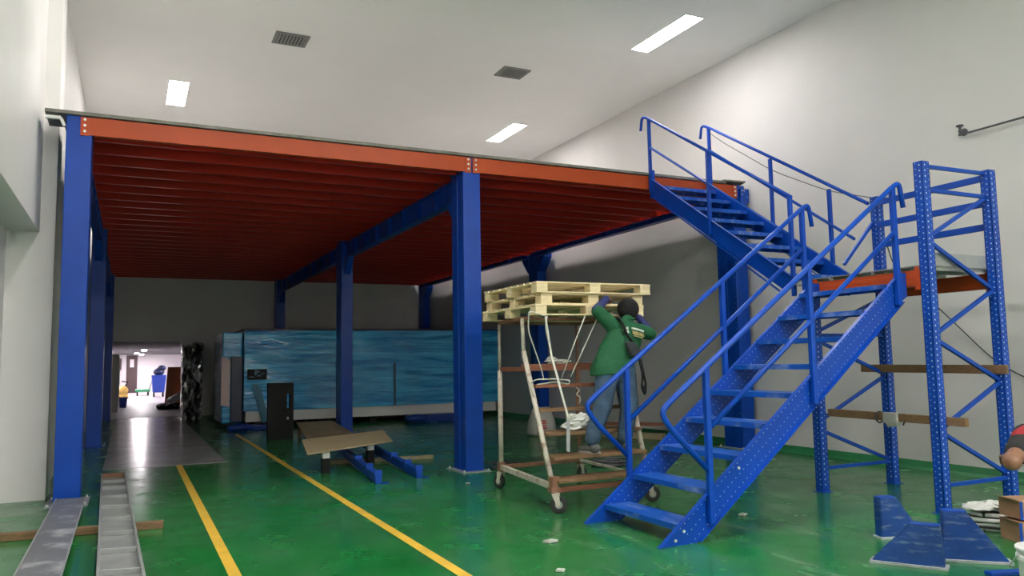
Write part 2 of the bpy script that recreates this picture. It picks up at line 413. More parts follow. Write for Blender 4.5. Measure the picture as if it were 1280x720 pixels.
# front orange beams with bolted end plates
for i in (0, 1):
    xa = XC[i] + CW / 2 + .012; xb = XC[i + 1] + CW / 2 - .012
    if i == 1: xb = 8.50 + .06
    m = MB(); m.box(xa + .02, xb - .02, YR[0] - .012, YR[0] - .002, ZB, 4.108)
    m.box(xa + CW / 2 + .01, xb - CW / 2 - .01, YR[0] - .002, YR[0] + .055, ZB, ZB + .012); m.box(xa + CW / 2 + .01, xb - CW / 2 - .01, YR[0] - .002, YR[0] + .055, 4.096, 4.108)
    b = m.build('front_beam', ORANGE, MZ, bevel=.003)
    for xx in (xa, xb - .085):
        m = MB(); m.box(xx, xx + .085, YR[0] - .022, YR[0] - .0125, ZB - .01, 4.10); e = m.build('end_plate', ORANGE, b)
        for k in range(3):
            z = ZB + .035 + k * .064
            m = MB(); m.cyl((xx + .042, YR[0] - .022, z), (xx + .042, YR[0] - .037, z), .015, n=6); m.build('bolt', ZINC, b)
# blue cross beams under the joists
def cross(xa, xb, z0, z1, ha=None, hb=None):
    for j in (0, 1):
        ya, yb = YR[j] + CD, YR[j + 1]
        m = MB(); xm = (xa + xb) / 2
        m.box(xm - .012, xm + .012, ya, yb, z0, z1); m.box(xa, xb, ya, yb, z0, z0 + .014); m.box(xa, xb, ya, yb, z1 - .014, z1)
        for k in range(7):
            y = ya + .8 + k * (yb - ya - 1.6) / 6
            m.box(xa, xb, y - .006, y + .006, z0 + .014, z1 - .014)
        m.build('cross_beam', BLUE, MZ, bevel=.003)
        for yy, sg in ((ya, 1), (yb, -1)):
            h0 = xa + .01 if ha is None else ha; h1 = xb - .01 if hb is None else hb
            m = MB(); m.prism([(h0, yy, z0 - .34), (h0, yy + sg * .04, z0 - .34), (h0, yy + sg * .34, z0 - .02), (h0, yy + sg * .34, z0 + (0 if ha is None else .09)), (h0, yy, z0 + (0 if ha is None else .09))], (h1 - h0, 0, 0))
            m.build('haunch', BLUE, MZ, bevel=.004)
cross(3.955, 4.095, 3.60, 3.905)
cross(-.62, -.48, 3.70, 3.905)
cross(8.32, 8.47, 3.81, 3.905, 8.48, 8.70)
m = MB(); m.box(8.465, 8.475, 9.50, 24.3, 3.907, 4.112); m.build('added_rim', ORED, MZ)  # added closure: hides bright wall slots, catches the gap light
# joists
yj = 9.62; k = 0
while yj < 24.3:
    for xa, xb in ((-.58, 4.015), (4.035, 8.462)):
        if any(y - .03 < yj < y + CD + .03 for y in YR):
            xa2 = xa + (.17 if xa < 0 else .125); xb2 = xb - (.13 if xb < 5 else .02)
        else: xa2, xb2 = xa, xb
        m = MB(); m.box(xa2, xb2, yj - .004, yj, ZB - .003, ZD); m.box(xa2, xb2, yj, yj + .05, ZB - .003, ZB + .004); m.box(xa2, xb2, yj, yj + .05, ZD - .006, ZD)
        m.build('joist', ORED, MZ)
    yj += .553
# deck
m = MB(); m.prism([(-.87, 9.385, ZD), (8.33, 9.385, ZD), (8.33, 24.6, ZD), (-.72, 24.6, ZD), (-.72, 9.96, ZD), (-.87, 9.96, ZD)], (0, 0, .037))
m.build('deck', BOARD, MZ, bevel=.003)
m = MB(); m.box(-.70, 8.31, 9.41, 24.58, ZD + .037, ZD + .041); m.build('deck_bounce_sheet', DECKT, MZ)  # unseen top sheet, added pale to bounce light onto the ceiling
m = MB(); m.box(-.865, -.72, 9.40, 9.45, ZD - .062, ZD - .03); m.bar((-.72, 9.42, ZD - .05), (-.685, 9.42, ZD - .13), .03, .02, (0, 1, 0)); m.build('edge_bracket', WHITE, MZ)
m = MB(); m.prism([(8.30, 9.40, 4.153), (8.70, 9.36, 4.153), (8.79, 9.66, 4.153), (8.32, 9.86, 4.153)], (0, 0, .028))
tag(m.build('board_offcut', BOARD, loc=(8.5, 9.6, 4.153), bevel=.003), 'loose grey board offcut on the right end of the mezzanine, behind the stairs', 'board')
m = MB(); m.box(8.62, 8.795, 9.40, 9.428, 3.86, 4.06); m.prism([(8.62, 9.40, 3.86), (8.62, 9.40, 3.70), (8.74, 9.40, 3.80), (8.795, 9.40, 3.86)], (0, .026, 0))
m.m = 1
for a, b_ in ((8.66, 4.03), (8.70, 4.03), (8.66, 3.97), (8.76, 3.93)): m.disc((a, 9.398, b_), (0, -1, 0), .011)
m.build('wall_bracket', [BLUE, HOLE], MZ)

# ------------------------------------------------------------------ stairs
def stringer(mb, P0, u, n, side, L0, zt0, slope, depth, L1, zbot=0.0, foot=True):
    """plate in vertical plane; u unit run dir (xy), side outward normal; P0 start of the upper edge"""
    pass
def flight_plate(p0, run, rise, cut, th, out, bottom_flat):
    p0 = V(p0); run = V(run)
    a = p0; b = p0 + run + V((0, 0, rise)); 
    return a, b
BL = [BLUE, HOLED]
def stair_stringer(name, parent, a, b, drop, th, out, foot=None, head=None, dots=True):
    """a,b: ends of the top edge; drop: vertical depth; foot/head: extra polygon points"""
    a, b, out = V(a), V(b), V(out)
    poly = [a, b] + (head or [b - V((0, 0, drop))]) + (foot or [a - V((0, 0, drop))])
    m = MB(); m.prism([p - out * th / 2 for p in poly], out * th)
    d = (b - a); L = d.length; dn = d / L
    pn = V((0, 0, -1)); pn = (pn - dn * pn.dot(dn)).normalized()
    # flanges along both edges, on the outside
    w = drop * V((0, 0, 1)).dot(-pn)
    m.m = 1
    nrow = max(3, int(w / .06)); k = 0; t = .25
    while t < L - .1:
        for r in range(nrow):
            off = .035 + (w - .07) * r / (nrow - 1)
            p = a + dn * (t + (.02 if r % 2 else 0)) + pn * off
            for sg in ((1, -1) if dots else ()): m.disc(p + out * sg * (th / 2 + .001), out * sg, .0052)
        t += .052
    m.m = 0
    o = m.build(name, BL, parent)
    return o
def rail(parent, name, pts, r=.021, rad=.12):
    m = MB(); m.tube(fillet(pts, rad), r, 12); return m.build(name, BLUE, parent)
def post(parent, p, q, w=.045, d=.045):
    m = MB(); m.bar(p, q, w, d, (0, 1, 0)); return m.build('post', BLUE, parent, bevel=.004)

LF = thing('lower_stair_flight', 'blue steel lower stair flight rising from the floor to the landing, open treads and handrails', 'stairs', (3.9, 5.42, 0))
YN, YF = 4.92, 5.94; SL = .767
def lowtop(x): return SL * (x - 3.552)
for y, nm in ((YN, 'stringer'), (YF, 'stringer')):
    o = 1 if y == YF else -1
    a = (3.552, y, 0.0); b = (6.36, y, lowtop(6.36))
    zt = lowtop(6.36)
    stair_stringer(nm, LF, a, b, .285, .006, (0, o, 0),
                   foot=[V((3.924, y, 0))], head=[V((6.46, y, zt)), V((6.46, y, zt - .22)), V((6.40, y, lowtop(6.40) - .285))])
    m = MB()   # folded edge of the stringer
    m.bar((3.56, y + o * .018, .002), (6.36, y + o * .018, lowtop(6.36) - .002), .036, .006, (-.6, 0, .79))
    m.bar((3.94, y + o * .018, .012), (6.38, y + o * .018, lowtop(6.38) - .287), .036, .006, (-.6, 0, .79))
    m.build('stringer_flange', BLUE, LF)
    for xx in (3.72, 3.80, 4.05, 4.36):
        m = MB(); m.cyl((xx, y + o * .003, lowtop(xx) - .09), (xx, y + o * .014, lowtop(xx) - .09), .012, n=6); m.build('bolt', ZINC, LF)
for i in range(9):
    z = .150 + .2365 * i; x = 3.752 + .3015 * i
    m = MB(); m.box(x, x + .262, YN + .004, YF - .004, z - .004, z); m.box(x, x + .004, YN + .004, YF - .004, z - .045, z - .004); m.box(x + .258, x + .262, YN + .004, YF - .004, z - .045, z - .004)
    m.build('tread', BLUET, LF, bevel=.0015)
for y, o in ((YN - .035, -1), (YF + .035, 1)):
    # looped handrail
    top = lambda x: .985 + .716 * (x - 3.57)
    pts = [(4.045, y, .53), (3.70, y, .86), (3.60, y, 1.0), (3.72, y, 1.095), (6.30, y, top(6.30)), (6.40, y, top(6.40) - .015), (6.44, y, 2.76)]
    rail(LF, 'handrail', pts, .023, .16)
    mid = lambda x: .85 + .745 * (x - 4.05)
    rail(LF, 'mid_rail', [(4.05, y, mid(4.05)), (6.29, y, mid(6.29))], .021)
    for x in (4.045, 5.19, 6.30):
        post(LF, (x, y, max(.10, lowtop(x) - .255 if x > 4.1 else .14)), (x, y, top(x) - .005))

UF = thing('upper_stair_flight', 'blue steel upper stair flight rising from the landing up to the mezzanine edge', 'stairs', (7.0, 6.5, 2.2))
A0, A1 = V((6.53, 6.27, 2.22)), V((6.90, 9.36, 4.06))
B0, B1 = V((7.50, 6.27, 2.22)), V((7.97, 9.36, 4.06))
for (a, b), o in (((A0, A1), -1), ((B0, B1), 1)):
    h = (b - a); h2 = V((h.x, h.y, 0)).normalized(); out = V((h2.y, -h2.x, 0)) * o
    stair_stringer('stringer', UF, a, b, .27, .006, out, foot=[a + V((0, .22, 0)) * 1.0 + V((0.026, .0, -.10))],
                   head=[b - V((0, 0, .27))], dots=o > 0)
    m = MB(); m.bar(a + out * .018, b + out * .018, .036, .006, (0, -.5, .86)); m.bar(a + V((.03, .25, -.12)) + out * .018, b + V((0, 0, -.272)) + out * .018, .036, .006, (0, -.5, .86)); m.build('stringer_flange', BLUE, UF)
    m = MB(); m.bar(b + V((0, 0, -.30)), b + V((0, 0, .12)), .05, .06, (0, 1, 0)); m.build('head_bracket', BLUE, UF)
for i in range(8):
    t = (i + .62) / 8.1
    a = lerp(A0, A1, t); b = lerp(B0, B1, t); z = a.z - .03
    dY = V((.12, .26, 0)) * .0
    u = (A1 - A0); u.z = 0; u.normalize()
    p = [a, b, b + u * .25, a + u * .25]
    a_in = V((.006, 0, 0))
    lo = [V((q.x, q.y, z - .004)) for q in p]; hi = [V((q.x, q.y, z)) for q in p]
    lo[0] += a_in; hi[0] += a_in; lo[3] += a_in; hi[3] += a_in
    for q in (lo, hi):
        q[1] -= a_in; q[2] -= a_in
    m = MB(); m.hexa(lo + hi)
    m.bar(lo[0] - V((0, 0, .022)), lo[1] - V((0, 0, .022)), .004, .044); m.bar(lo[3] - V((0, 0, .022)), lo[2] - V((0, 0, .022)), .004, .044)
    m.build('tread', BLUET, UF)
for (a, b), o in (((A0, A1), -1), ((B0, B1), 1)):
    off = V((.03 * o, 0, 0)); a_, b_ = a + off, b + off
    hr = .905
    lo = lerp(a_, b_, .012) + V((0, 0, hr)) if o < 0 else V((7.52, 6.15, 3.12))
    pts = [lo] + [b_ + V((0, 0, hr)), b_ + V((-.02, .14, hr + .07)), b_ + V((-.02, .18, hr - .14))]
    rail(UF, 'handrail', pts, .021, .10)
    rail(UF, 'mid_rail', [a_ + V((0, .1, hr * .58)), b_ + V((0, 0, hr * (.52 if o < 0 else .60)))], .018)
    for t in ((.02, .52, 1.0) if o < 0 else (.16, .52, 1.0)):
        p = lerp(a_, b_, t); post(UF, p - V((0, 0, .20)), p + V((0, 0, hr)), .042, .042)

# ------------------------------------------------------------------ landing tower of rack frames
TW = thing('landing_tower', 'blue perforated rack-frame tower carrying the stair landing at the right', 'rack frame', (7.0, 5.4, 0))
P1, P2, P3, P4 = (6.50, 6.07), (7.56, 6.07), (6.50, 4.72), (7.43, 4.70)
def upright(p, z1, w=.10, d=.09):
    x, y = p; m = MB()
    m.box(x - w / 2, x + w / 2, y - d / 2, y - d / 2 + .004, 0, z1)     # open-backed profile
    m.box(x - w / 2, x - w / 2 + .004, y - d / 2, y + d / 2, 0, z1); m.box(x + w / 2 - .004, x + w / 2, y - d / 2, y + d / 2, 0, z1)
    m.box(x - w / 2, x - .02, y + d / 2 - .004, y + d / 2, 0, z1); m.box(x + .02, x + w / 2, y + d / 2 - .004, y + d / 2, 0, z1)
    m.m = 1; k = 0; z = .08
    while z < z1 - .03:
        m.disc((x - .012, y - d / 2 - .001, z), (0, -1, 0), .0085, 8); m.disc((x + .030, y - d / 2 - .001, z + .02), (0, -1, 0), .0045)
        m.disc((x - w / 2 - .001, y - .018, z), (-1, 0, 0), .007); m.disc((x - w / 2 - .001, y + .022, z + .02), (-1, 0, 0), .0045); m.disc((x + w / 2 + .001, y - .018, z), (1, 0, 0), .007)
        z += .0525
    m.build('upright', [BLUEB, HOLE], TW)
    m = MB(); m.box(x - .07, x + .07, y - .07, y + .07, 0, .006); m.build('foot_plate', BLUEB, TW)
upright(P1, 2.22); upright(P2, 3.18); upright(P3, 3.16); upright(P4, 3.16)
def strut(a, b, w=.035, h=.032):
    m = MB(); m.bar(a, b, w, h, (0, 1, 0)); m.build('brace', BLUEB, TW, bevel=.003)
xa, xb, y = 6.53, 7.40, 4.71
for za, zb in ((3.12, 3.13), (2.90, 2.90), (2.47, 2.90), (2.42, 2.00), (1.58, 2.00), (1.53, 1.14), (.74, 1.13), (.70, .28), (.24, .24)): strut((xa, y, za), (xb, y, zb))
xa, xb, y = 6.54, 7.52, 6.07
for za, zb in ((.24, .24), (.62, .26), (.74, 1.17), (1.56, 1.19), (1.62, 1.62), (1.66, 2.02)): strut((xa, y, za), (xb, y, zb))
strut((7.06, 6.13, 2.40), (7.53, 6.10, 2.90))
for z in (3.10, 2.85, 2.62):
    m = MB(); m.bar((7.46, 4.74, z), (7.50, 6.03, z), .03, .065); m.build('guard_rail', BLUEB, TW, bevel=.003)
def lbeam(x0, x1, y0, y1, label=None):
    m = MB(); m.box(x0, x1, y0, y1, 2.02, 2.17)
    for k in range(2): m.box(x0 - .004, x0, y0, y1, 2.035 + k * .065, 2.07 + k * .065)
    m.box(x0 - .004, x0, y0, y1, 2.160, 2.17)
    b = m.build('landing_beam', ORANGE, TW, bevel=.003)
    for ya in (y0 - .03, y1 - .03):
        m = MB(); m.box(x0 - .012, x0 - .005, ya, ya + .06, 1.99, 2.20); m.build('end_connector', ORANGE, b)
lbeam(6.475, 6.525, 4.80, 6.0); lbeam(7.46, 7.51, 4.78, 6.0)
for k in range(5):
    y = 4.78 + k * .255
    m = MB(); m.box(6.46, 7.53, y, y + .24, 2.205, 2.212); m.box(6.46, 7.53, y, y + .006, 2.172, 2.205); m.box(6.46, 7.53, y + .234, y + .24, 2.172, 2.205)
    m.box(6.56, 7.42, y + .05, y + .056, 2.18, 2.205); m.box(6.56, 7.42, y + .18, y + .186, 2.18, 2.205)
    m.build('deck_panel', GALV, TW)
m = MB(); m.box(6.56, 7.40, 4.745, 4.76, 2.21, 2.33); m.build('toe_board', GALV, TW)
m = MB(); m.box(6.47, 7.55, 6.0, 6.36, 2.172, 2.210); m.build('deck_panel', GALV, TW)

def plank(p, q, w, h, m_, name, label, cat, up=(0, 0, 1)):
    mb = MB(); mb.bar(p, q, w, h, up); c = lerp(p, q, .5)
    return tag(mb.build(name, m_, loc=c, bevel=.004), label, cat)
plank((7.355, 4.60, 1.245), (7.48, 6.33, 1.255), .035, .085, BROWNW, 'timber_plank', 'upper brown timber plank tied level across the rack tower posts', 'plank')
lowp = plank((6.575, 4.50, .80), (6.575, 6.00, .815), .05, .075, BROWNW, 'timber_plank', 'lower brown timber plank across the rack tower with a rag tied round it', 'plank')
m = MB(); m.bar((6.575, 5.16, .80), (6.575, 5.34, .80), .07, .105); m.bar((6.575, 5.18, .74), (6.575, 5.3, .73), .05, .04)
tag(voxel(m.build('tied_rag', SACK, loc=(6.575, 5.25, .8)), .012), 'pale rag tied around the lower timber plank of the rack tower', 'rag')
m = MB(); m.torus((6.575, 5.39, .80), .052, .008); 
for p in m.v: 
    d = p - V((6.575, 5.39, .80)); p.x, p.y, p.z = 6.575 + d.x, 5.39 + d.z, .80 + d.y
m.tube([(6.575, 5.12, .84), (6.57, 5.10, .80), (6.54, 5.11, .74)], .008)
tag(m.build('tie_wire', CABLE, loc=(6.575, 5.39, .8)), 'dark tie wire wound on the lower timber plank beside the rag', 'wire')

# cables and rod
def cable(name, pts, r, m_, label, cat='cable'):
    mb = MB(); mb.tube(fillet(pts, .3, 8), r, 6); return tag(mb.build(name, m_, loc=pts[0]), label, cat)
cable('hanging_cable', [(8.02, 9.42, 4.93), (8.00, 9.1, 4.68), (7.86, 7.9, 3.92), (7.70, 6.85, 3.42), (7.56, 6.14, 3.19)], .006, CABLEG, 'thin grey cable sagging beside the upper handrail down to the tower')
cable('wall_wire', [(7.60, 6.13, 2.95), (8.1, 6.4, 2.75), (8.5, 6.63, 2.47), (8.70, 6.26, 2.0), (8.76, 5.61, 1.3), (8.77, 5.2, 1.07), (8.77, 4.2, .95)], .007, CABLE, 'black wire drooping from the tower top across the white right wall', 'wire')
t = thing('wall_rod', 'thin dark metal rod on a bracket high on the right wall', 'rod', (8.8, 5.8, 3.97))
m = MB(); m.cyl((8.72, 5.82, 3.96), (8.72, 3.0, 3.96), .012, n=10); m.build('rod', CABLEG, t)
m = MB(); m.cyl((8.80, 5.80, 4.0), (8.70, 5.80, 4.0), .014, n=8); m.cyl((8.72, 5.80, 3.95), (8.72, 5.80, 4.07), .016, n=8); m.cyl((8.72, 5.80, 4.06), (8.72, 5.80, 4.075), .04, n=12); m.cyl((8.8, 5.80, 4.0), (8.79, 5.80, 4.0), .045, n=12); m.build('bracket', CABLEG, t)

# ------------------------------------------------------------------ rolling ladder scaffold
SF = thing('rolling_scaffold', 'rusty rolling ladder scaffold on casters with wooden steps, carrying the pallets', 'scaffold', (4.2, 7.3, 0))
FLp, FRp, RLp, RRp = V((3.57, 6.50, 0)), V((4.64, 6.53, 0)), V((3.75, 8.05, 0)), V((4.80, 8.12, 0))
def caster(p, ang):
    p = V(p); c, s = math.cos(ang), math.sin(ang); d = V((c, s, 0)); a = V((-s, c, 0)); w = p + d * .035 + V((0, 0, .078))
    m = MB(); m.cyl(w - a * .019, w + a * .019, .078, n=24); ca = m.build('caster_wheel', RUBBER, SF, bevel=.008)
    m = MB(); m.cyl(w - a * .021, w + a * .021, .036, n=16); m.build('hub', GALV, ca)
    m = MB()
    for sg in (-1, 1):
        o = a * sg * .027
        m.prism([w + o + V((0, 0, -.02)) - d * .015, w + o + V((0, 0, -.02)) + d * .015, w + o - d * .0 + V((0, 0, .10)) + d * .005, w + o - d * .065 + V((0, 0, .10))], a * .004 * sg)
    m.bar(w - d * .065 + V((0, 0, .10)), w + d * .01 + V((0, 0, .10)), .066, .008); m.cyl(w - a * .034, w + a * .034, .009, n=8)
    m.cyl(p + V((0, 0, .17)), p + V((0, 0, .22)), .018, n=10)
    m.build('caster_fork', RUST, SF)
caster(FLp, -.6); caster(RLp, 1.9); caster(RRp, .4); caster(FRp, -.4)
fl0, fl1, fl2 = V((3.57, 6.52, .20)), V((3.60, 7.15, 1.50)), V((3.60, 7.17, 1.835))
fr0, fr1, fr2 = V((4.66, 6.55, .20)), V((4.78, 7.13, 1.50)), V((4.78, 7.16, 1.835))
for a, b, c in ((fl0, fl1, fl2), (fr0, fr1, fr2)):
    m = MB(); m.tube(fillet([a, b], .05), .026, 12); m.build('ladder_rail', RUST, SF)
    m = MB(); m.tube([b - V((0, 0, .03)), c], .019, 10); m.build('upper_post', RUST, SF)
    m = MB(); m.box(a.x - .045, a.x + .045, a.y - .04, a.y + .04, .19, .235); m.box(a.x - .032, a.x + .032, a.y - .035, a.y + .035, .235, .33); m.build('corner_socket', RUSTP, SF)
for p in (RLp, RRp):
    m = MB(); m.tube([p + V((0, 0, .2)), p + V((0, 0, 1.30))], .027, 12); m.build('rear_post', RUST if p is RLp else RUSTP, SF)
    m = MB(); m.tube([p + V((0, 0, 1.30)), p + V((0, 0, 1.835))], .016, 10); m.build('upper_post', RUST if p is RLp else RUSTP, SF)
    m = MB(); m.box(p.x - .03, p.x + .03, p.y - .03, p.y + .03, .19, .29); m.build('corner_socket', RUSTP, SF)
def tb(name, a, b, w, h, m_):
    m = MB(); m.bar(a, b, w, h); m.build(name, m_, SF, bevel=.004)
up = lambda p, z: V((p.x, p.y, z))
tb('base_rail', up(fl0, .235), up(RLp, .235), .045, .055, RUST)
tb('base_rail', up(fr0, .235), up(RRp, .235), .03, .03, RUST)
tb('base_rail', up(fl0, .205) + V((.04, 0, 0)), up(fr0, .205) - V((.04, 0, 0)), .04, .05, REDW)
tb('base_rail', up(RLp, .235), up(RRp, .235), .04, .045, RUSTP)
tb('top_bar', fl2, up(RLp, 1.835), .035, .035, RUSTP); tb('top_bar', fr2, up(RRp, 1.835), .035, .035, RUSTP)
tb('top_bar', fl2 + V((.02, 0, 0)), fr2 - V((.02, 0, 0)), .035, .035, RUSTP); tb('top_bar', up(RLp, 1.835), up(RRp, 1.835), .035, .035, RUSTP)
for z, m_ in ((.285, BROWNW), (.485, BROWNW), (.70, BROWNW), (.92, BROWNW), (1.15, REDW)):
    t = (z - .2) / 1.3; a = lerp(fl0, fl1, t); b = lerp(fr0, fr1, t)
    m = MB(); d0 = .11 if z < .9 else .06
    y0 = a.y - d0; y1 = a.y + d0 + (.02 if z < .9 else 0)
    m.hexa([(a.x + .02, y0, z - .017), (b.x - .02, y0 + .02, z - .017), (b.x - .02, y1 + .02, z - .017), (a.x + .02, y1, z - .017),
            (a.x + .02, y0, z + .017), (b.x - .02, y0 + .02, z + .017), (b.x - .02, y1 + .02, z + .017), (a.x + .02, y1, z + .017)])
    m.build('step_plank', m_, SF, bevel=.004)
tb('side_plank', V((3.60, 7.20, 1.335)), V((4.80, 7.20, 1.335)), .05, .07, REDW)
tb('side_plank', V((3.64, 7.22, 1.315)), V((3.77, 8.08, 1.315)), .03, .05, REDW)
tb('side_plank', V((4.80, 7.22, 1.315)), V((4.82, 8.08, 1.315)), .03, .05, REDW)

# pallets
def pallet(x0, y0, z0, w, d, rot, label):
    t = thing('wooden_pallet', label, 'pallet', (x0, y0, z0), 'stacked wooden pallets')
    c, s = math.cos(rot), math.sin(rot); o = V((x0, y0, z0)); ax, ay = V((c, s, 0)), V((-s, c, 0))
    def bx(nm, a0, a1, b0, b1, c0, c1):
        m = MB(); P = lambda a, b, z: o + ax * a + ay * b + V((0, 0, z))
        m.hexa([P(a0, b0, c0), P(a1, b0, c0), P(a1, b1, c0), P(a0, b1, c0), P(a0, b0, c1), P(a1, b0, c1), P(a1, b1, c1), P(a0, b1, c1)])
        m.build(nm, PINE, t, bevel=.003)
    bw = .13; xs = (0, (w - bw) / 2, w - bw); ys = (0, (d - bw) / 2, d - bw)
    for yy in ys: bx('bottom_board', 0, w, yy, yy + bw, 0, .014)
    for xx in xs:
        for yy in ys: bx('block', xx + .003, xx + bw - .003, yy + .003, yy + bw - .003, .014, .084)
    for xx in xs: bx('stringer_board', xx, xx + bw, 0, d, .084, .097)
    n = 9; pw = .105; gp = (d - n * pw) / (n - 1)
    for k in range(n): bx('top_board', 0, w, k * (pw + gp), k * (pw + gp) + pw, .097, .112)
pallet(3.585, 6.84, 1.853, 1.29, 1.30, .0, 'pale wooden pallet at the bottom of the stack on the scaffold')
pallet(3.66, 6.86, 1.965, 1.23, 1.30, .012, 'pale wooden pallet in the middle of the stack of three')
pallet(3.60, 6.84, 2.077, 1.36, 1.30, -.008, 'pale wooden pallet on top of the stack beside the blue column')

# rope lashings
def rope(pts, label, r=.0065, m_=ROPE, name='rope', cat='rope'):
    mb = MB()
    for q in pts: mb.tube(fillet(q, .05), r, 7)
    return tag(mb.build(name, m_, loc=pts[0][0]), label, cat)
rope([[(3.68, 6.82, 1.84), (3.52, 6.86, 1.90), (3.54, 6.92, 1.70), (3.70, 6.96, 1.32), (3.72, 6.95, 1.21)], [(3.63, 6.93, 1.17), (3.85, 6.93, 1.19), (3.99, 6.93, 1.16), (4.0, 6.92, 1.20), (3.82, 6.90, 1.22), (3.60, 6.90, 1.22), (3.56, 6.95, 1.18), (3.58, 6.90, 1.05)]], 'white rope looped down the left of the scaffold and knotted to its ladder rail')
rope([[(3.70, 6.82, 1.85), (3.69, 6.84, 1.72), (3.80, 6.88, 1.35), (3.87, 6.91, 1.22)], [(4.14, 6.82, 1.85), (4.05, 6.86, 1.62), (3.90, 6.91, 1.23)], [(4.29, 6.82, 1.84), (4.15, 6.86, 1.55), (4.0, 6.90, 1.24)]], 'white rope in a wide V from the pallets down to the knot')
rope([[(4.05, 6.88, 1.13), (4.09, 6.88, 1.10), (4.04, 6.88, 1.06), (4.10, 6.88, 1.03), (4.08, 6.88, .97)]], 'short twisted white rope end hanging below the knot', .006)
m = MB(); a, b, c, d = V((3.69, 6.835, 1.84)), V((3.74, 6.82, 1.45)), V((3.80, 6.62, .85)), V((3.72, 6.50, .55))
m.bar(a, b, .020, .005, (0, 1, 0)); m.bar(b, c, .022, .006, (0, 1, 0)); m.ell(c, (.020, .012, .026)); m.m = 1; m.bar(c, d, .036, .008, (0, 1, 0))
tag(m.build('flat_strap', [ROPE, GALV], loc=a), 'flat pale strap hanging from the pallets across the ladder steps', 'strap')
m = MB(); crumple(m, (4.02, 7.20, 1.393), (.14, .035, .024), 4); crumple(m, (3.95, 7.20, 1.408), (.06, .03, .038), 5)
tag(m.build('crumpled_rag', SACK, loc=(4.0, 7.2, 1.37)), 'small crumpled pale rag on the red-brown scaffold plank', 'rag')
m = MB(); crumple(m, (3.98, 6.78, .765), (.17, .085, .048), 11, .1); crumple(m, (4.04, 6.78, .82), (.11, .07, .06), 12, .4); crumple(m, (3.93, 6.78, .85), (.06, .05, .03), 13, 1.0)
tag(m.build('plastic_bag', BAGW, loc=(3.97, 6.8, .72)), 'crumpled white plastic bag on the scaffold step behind the strap', 'bag')

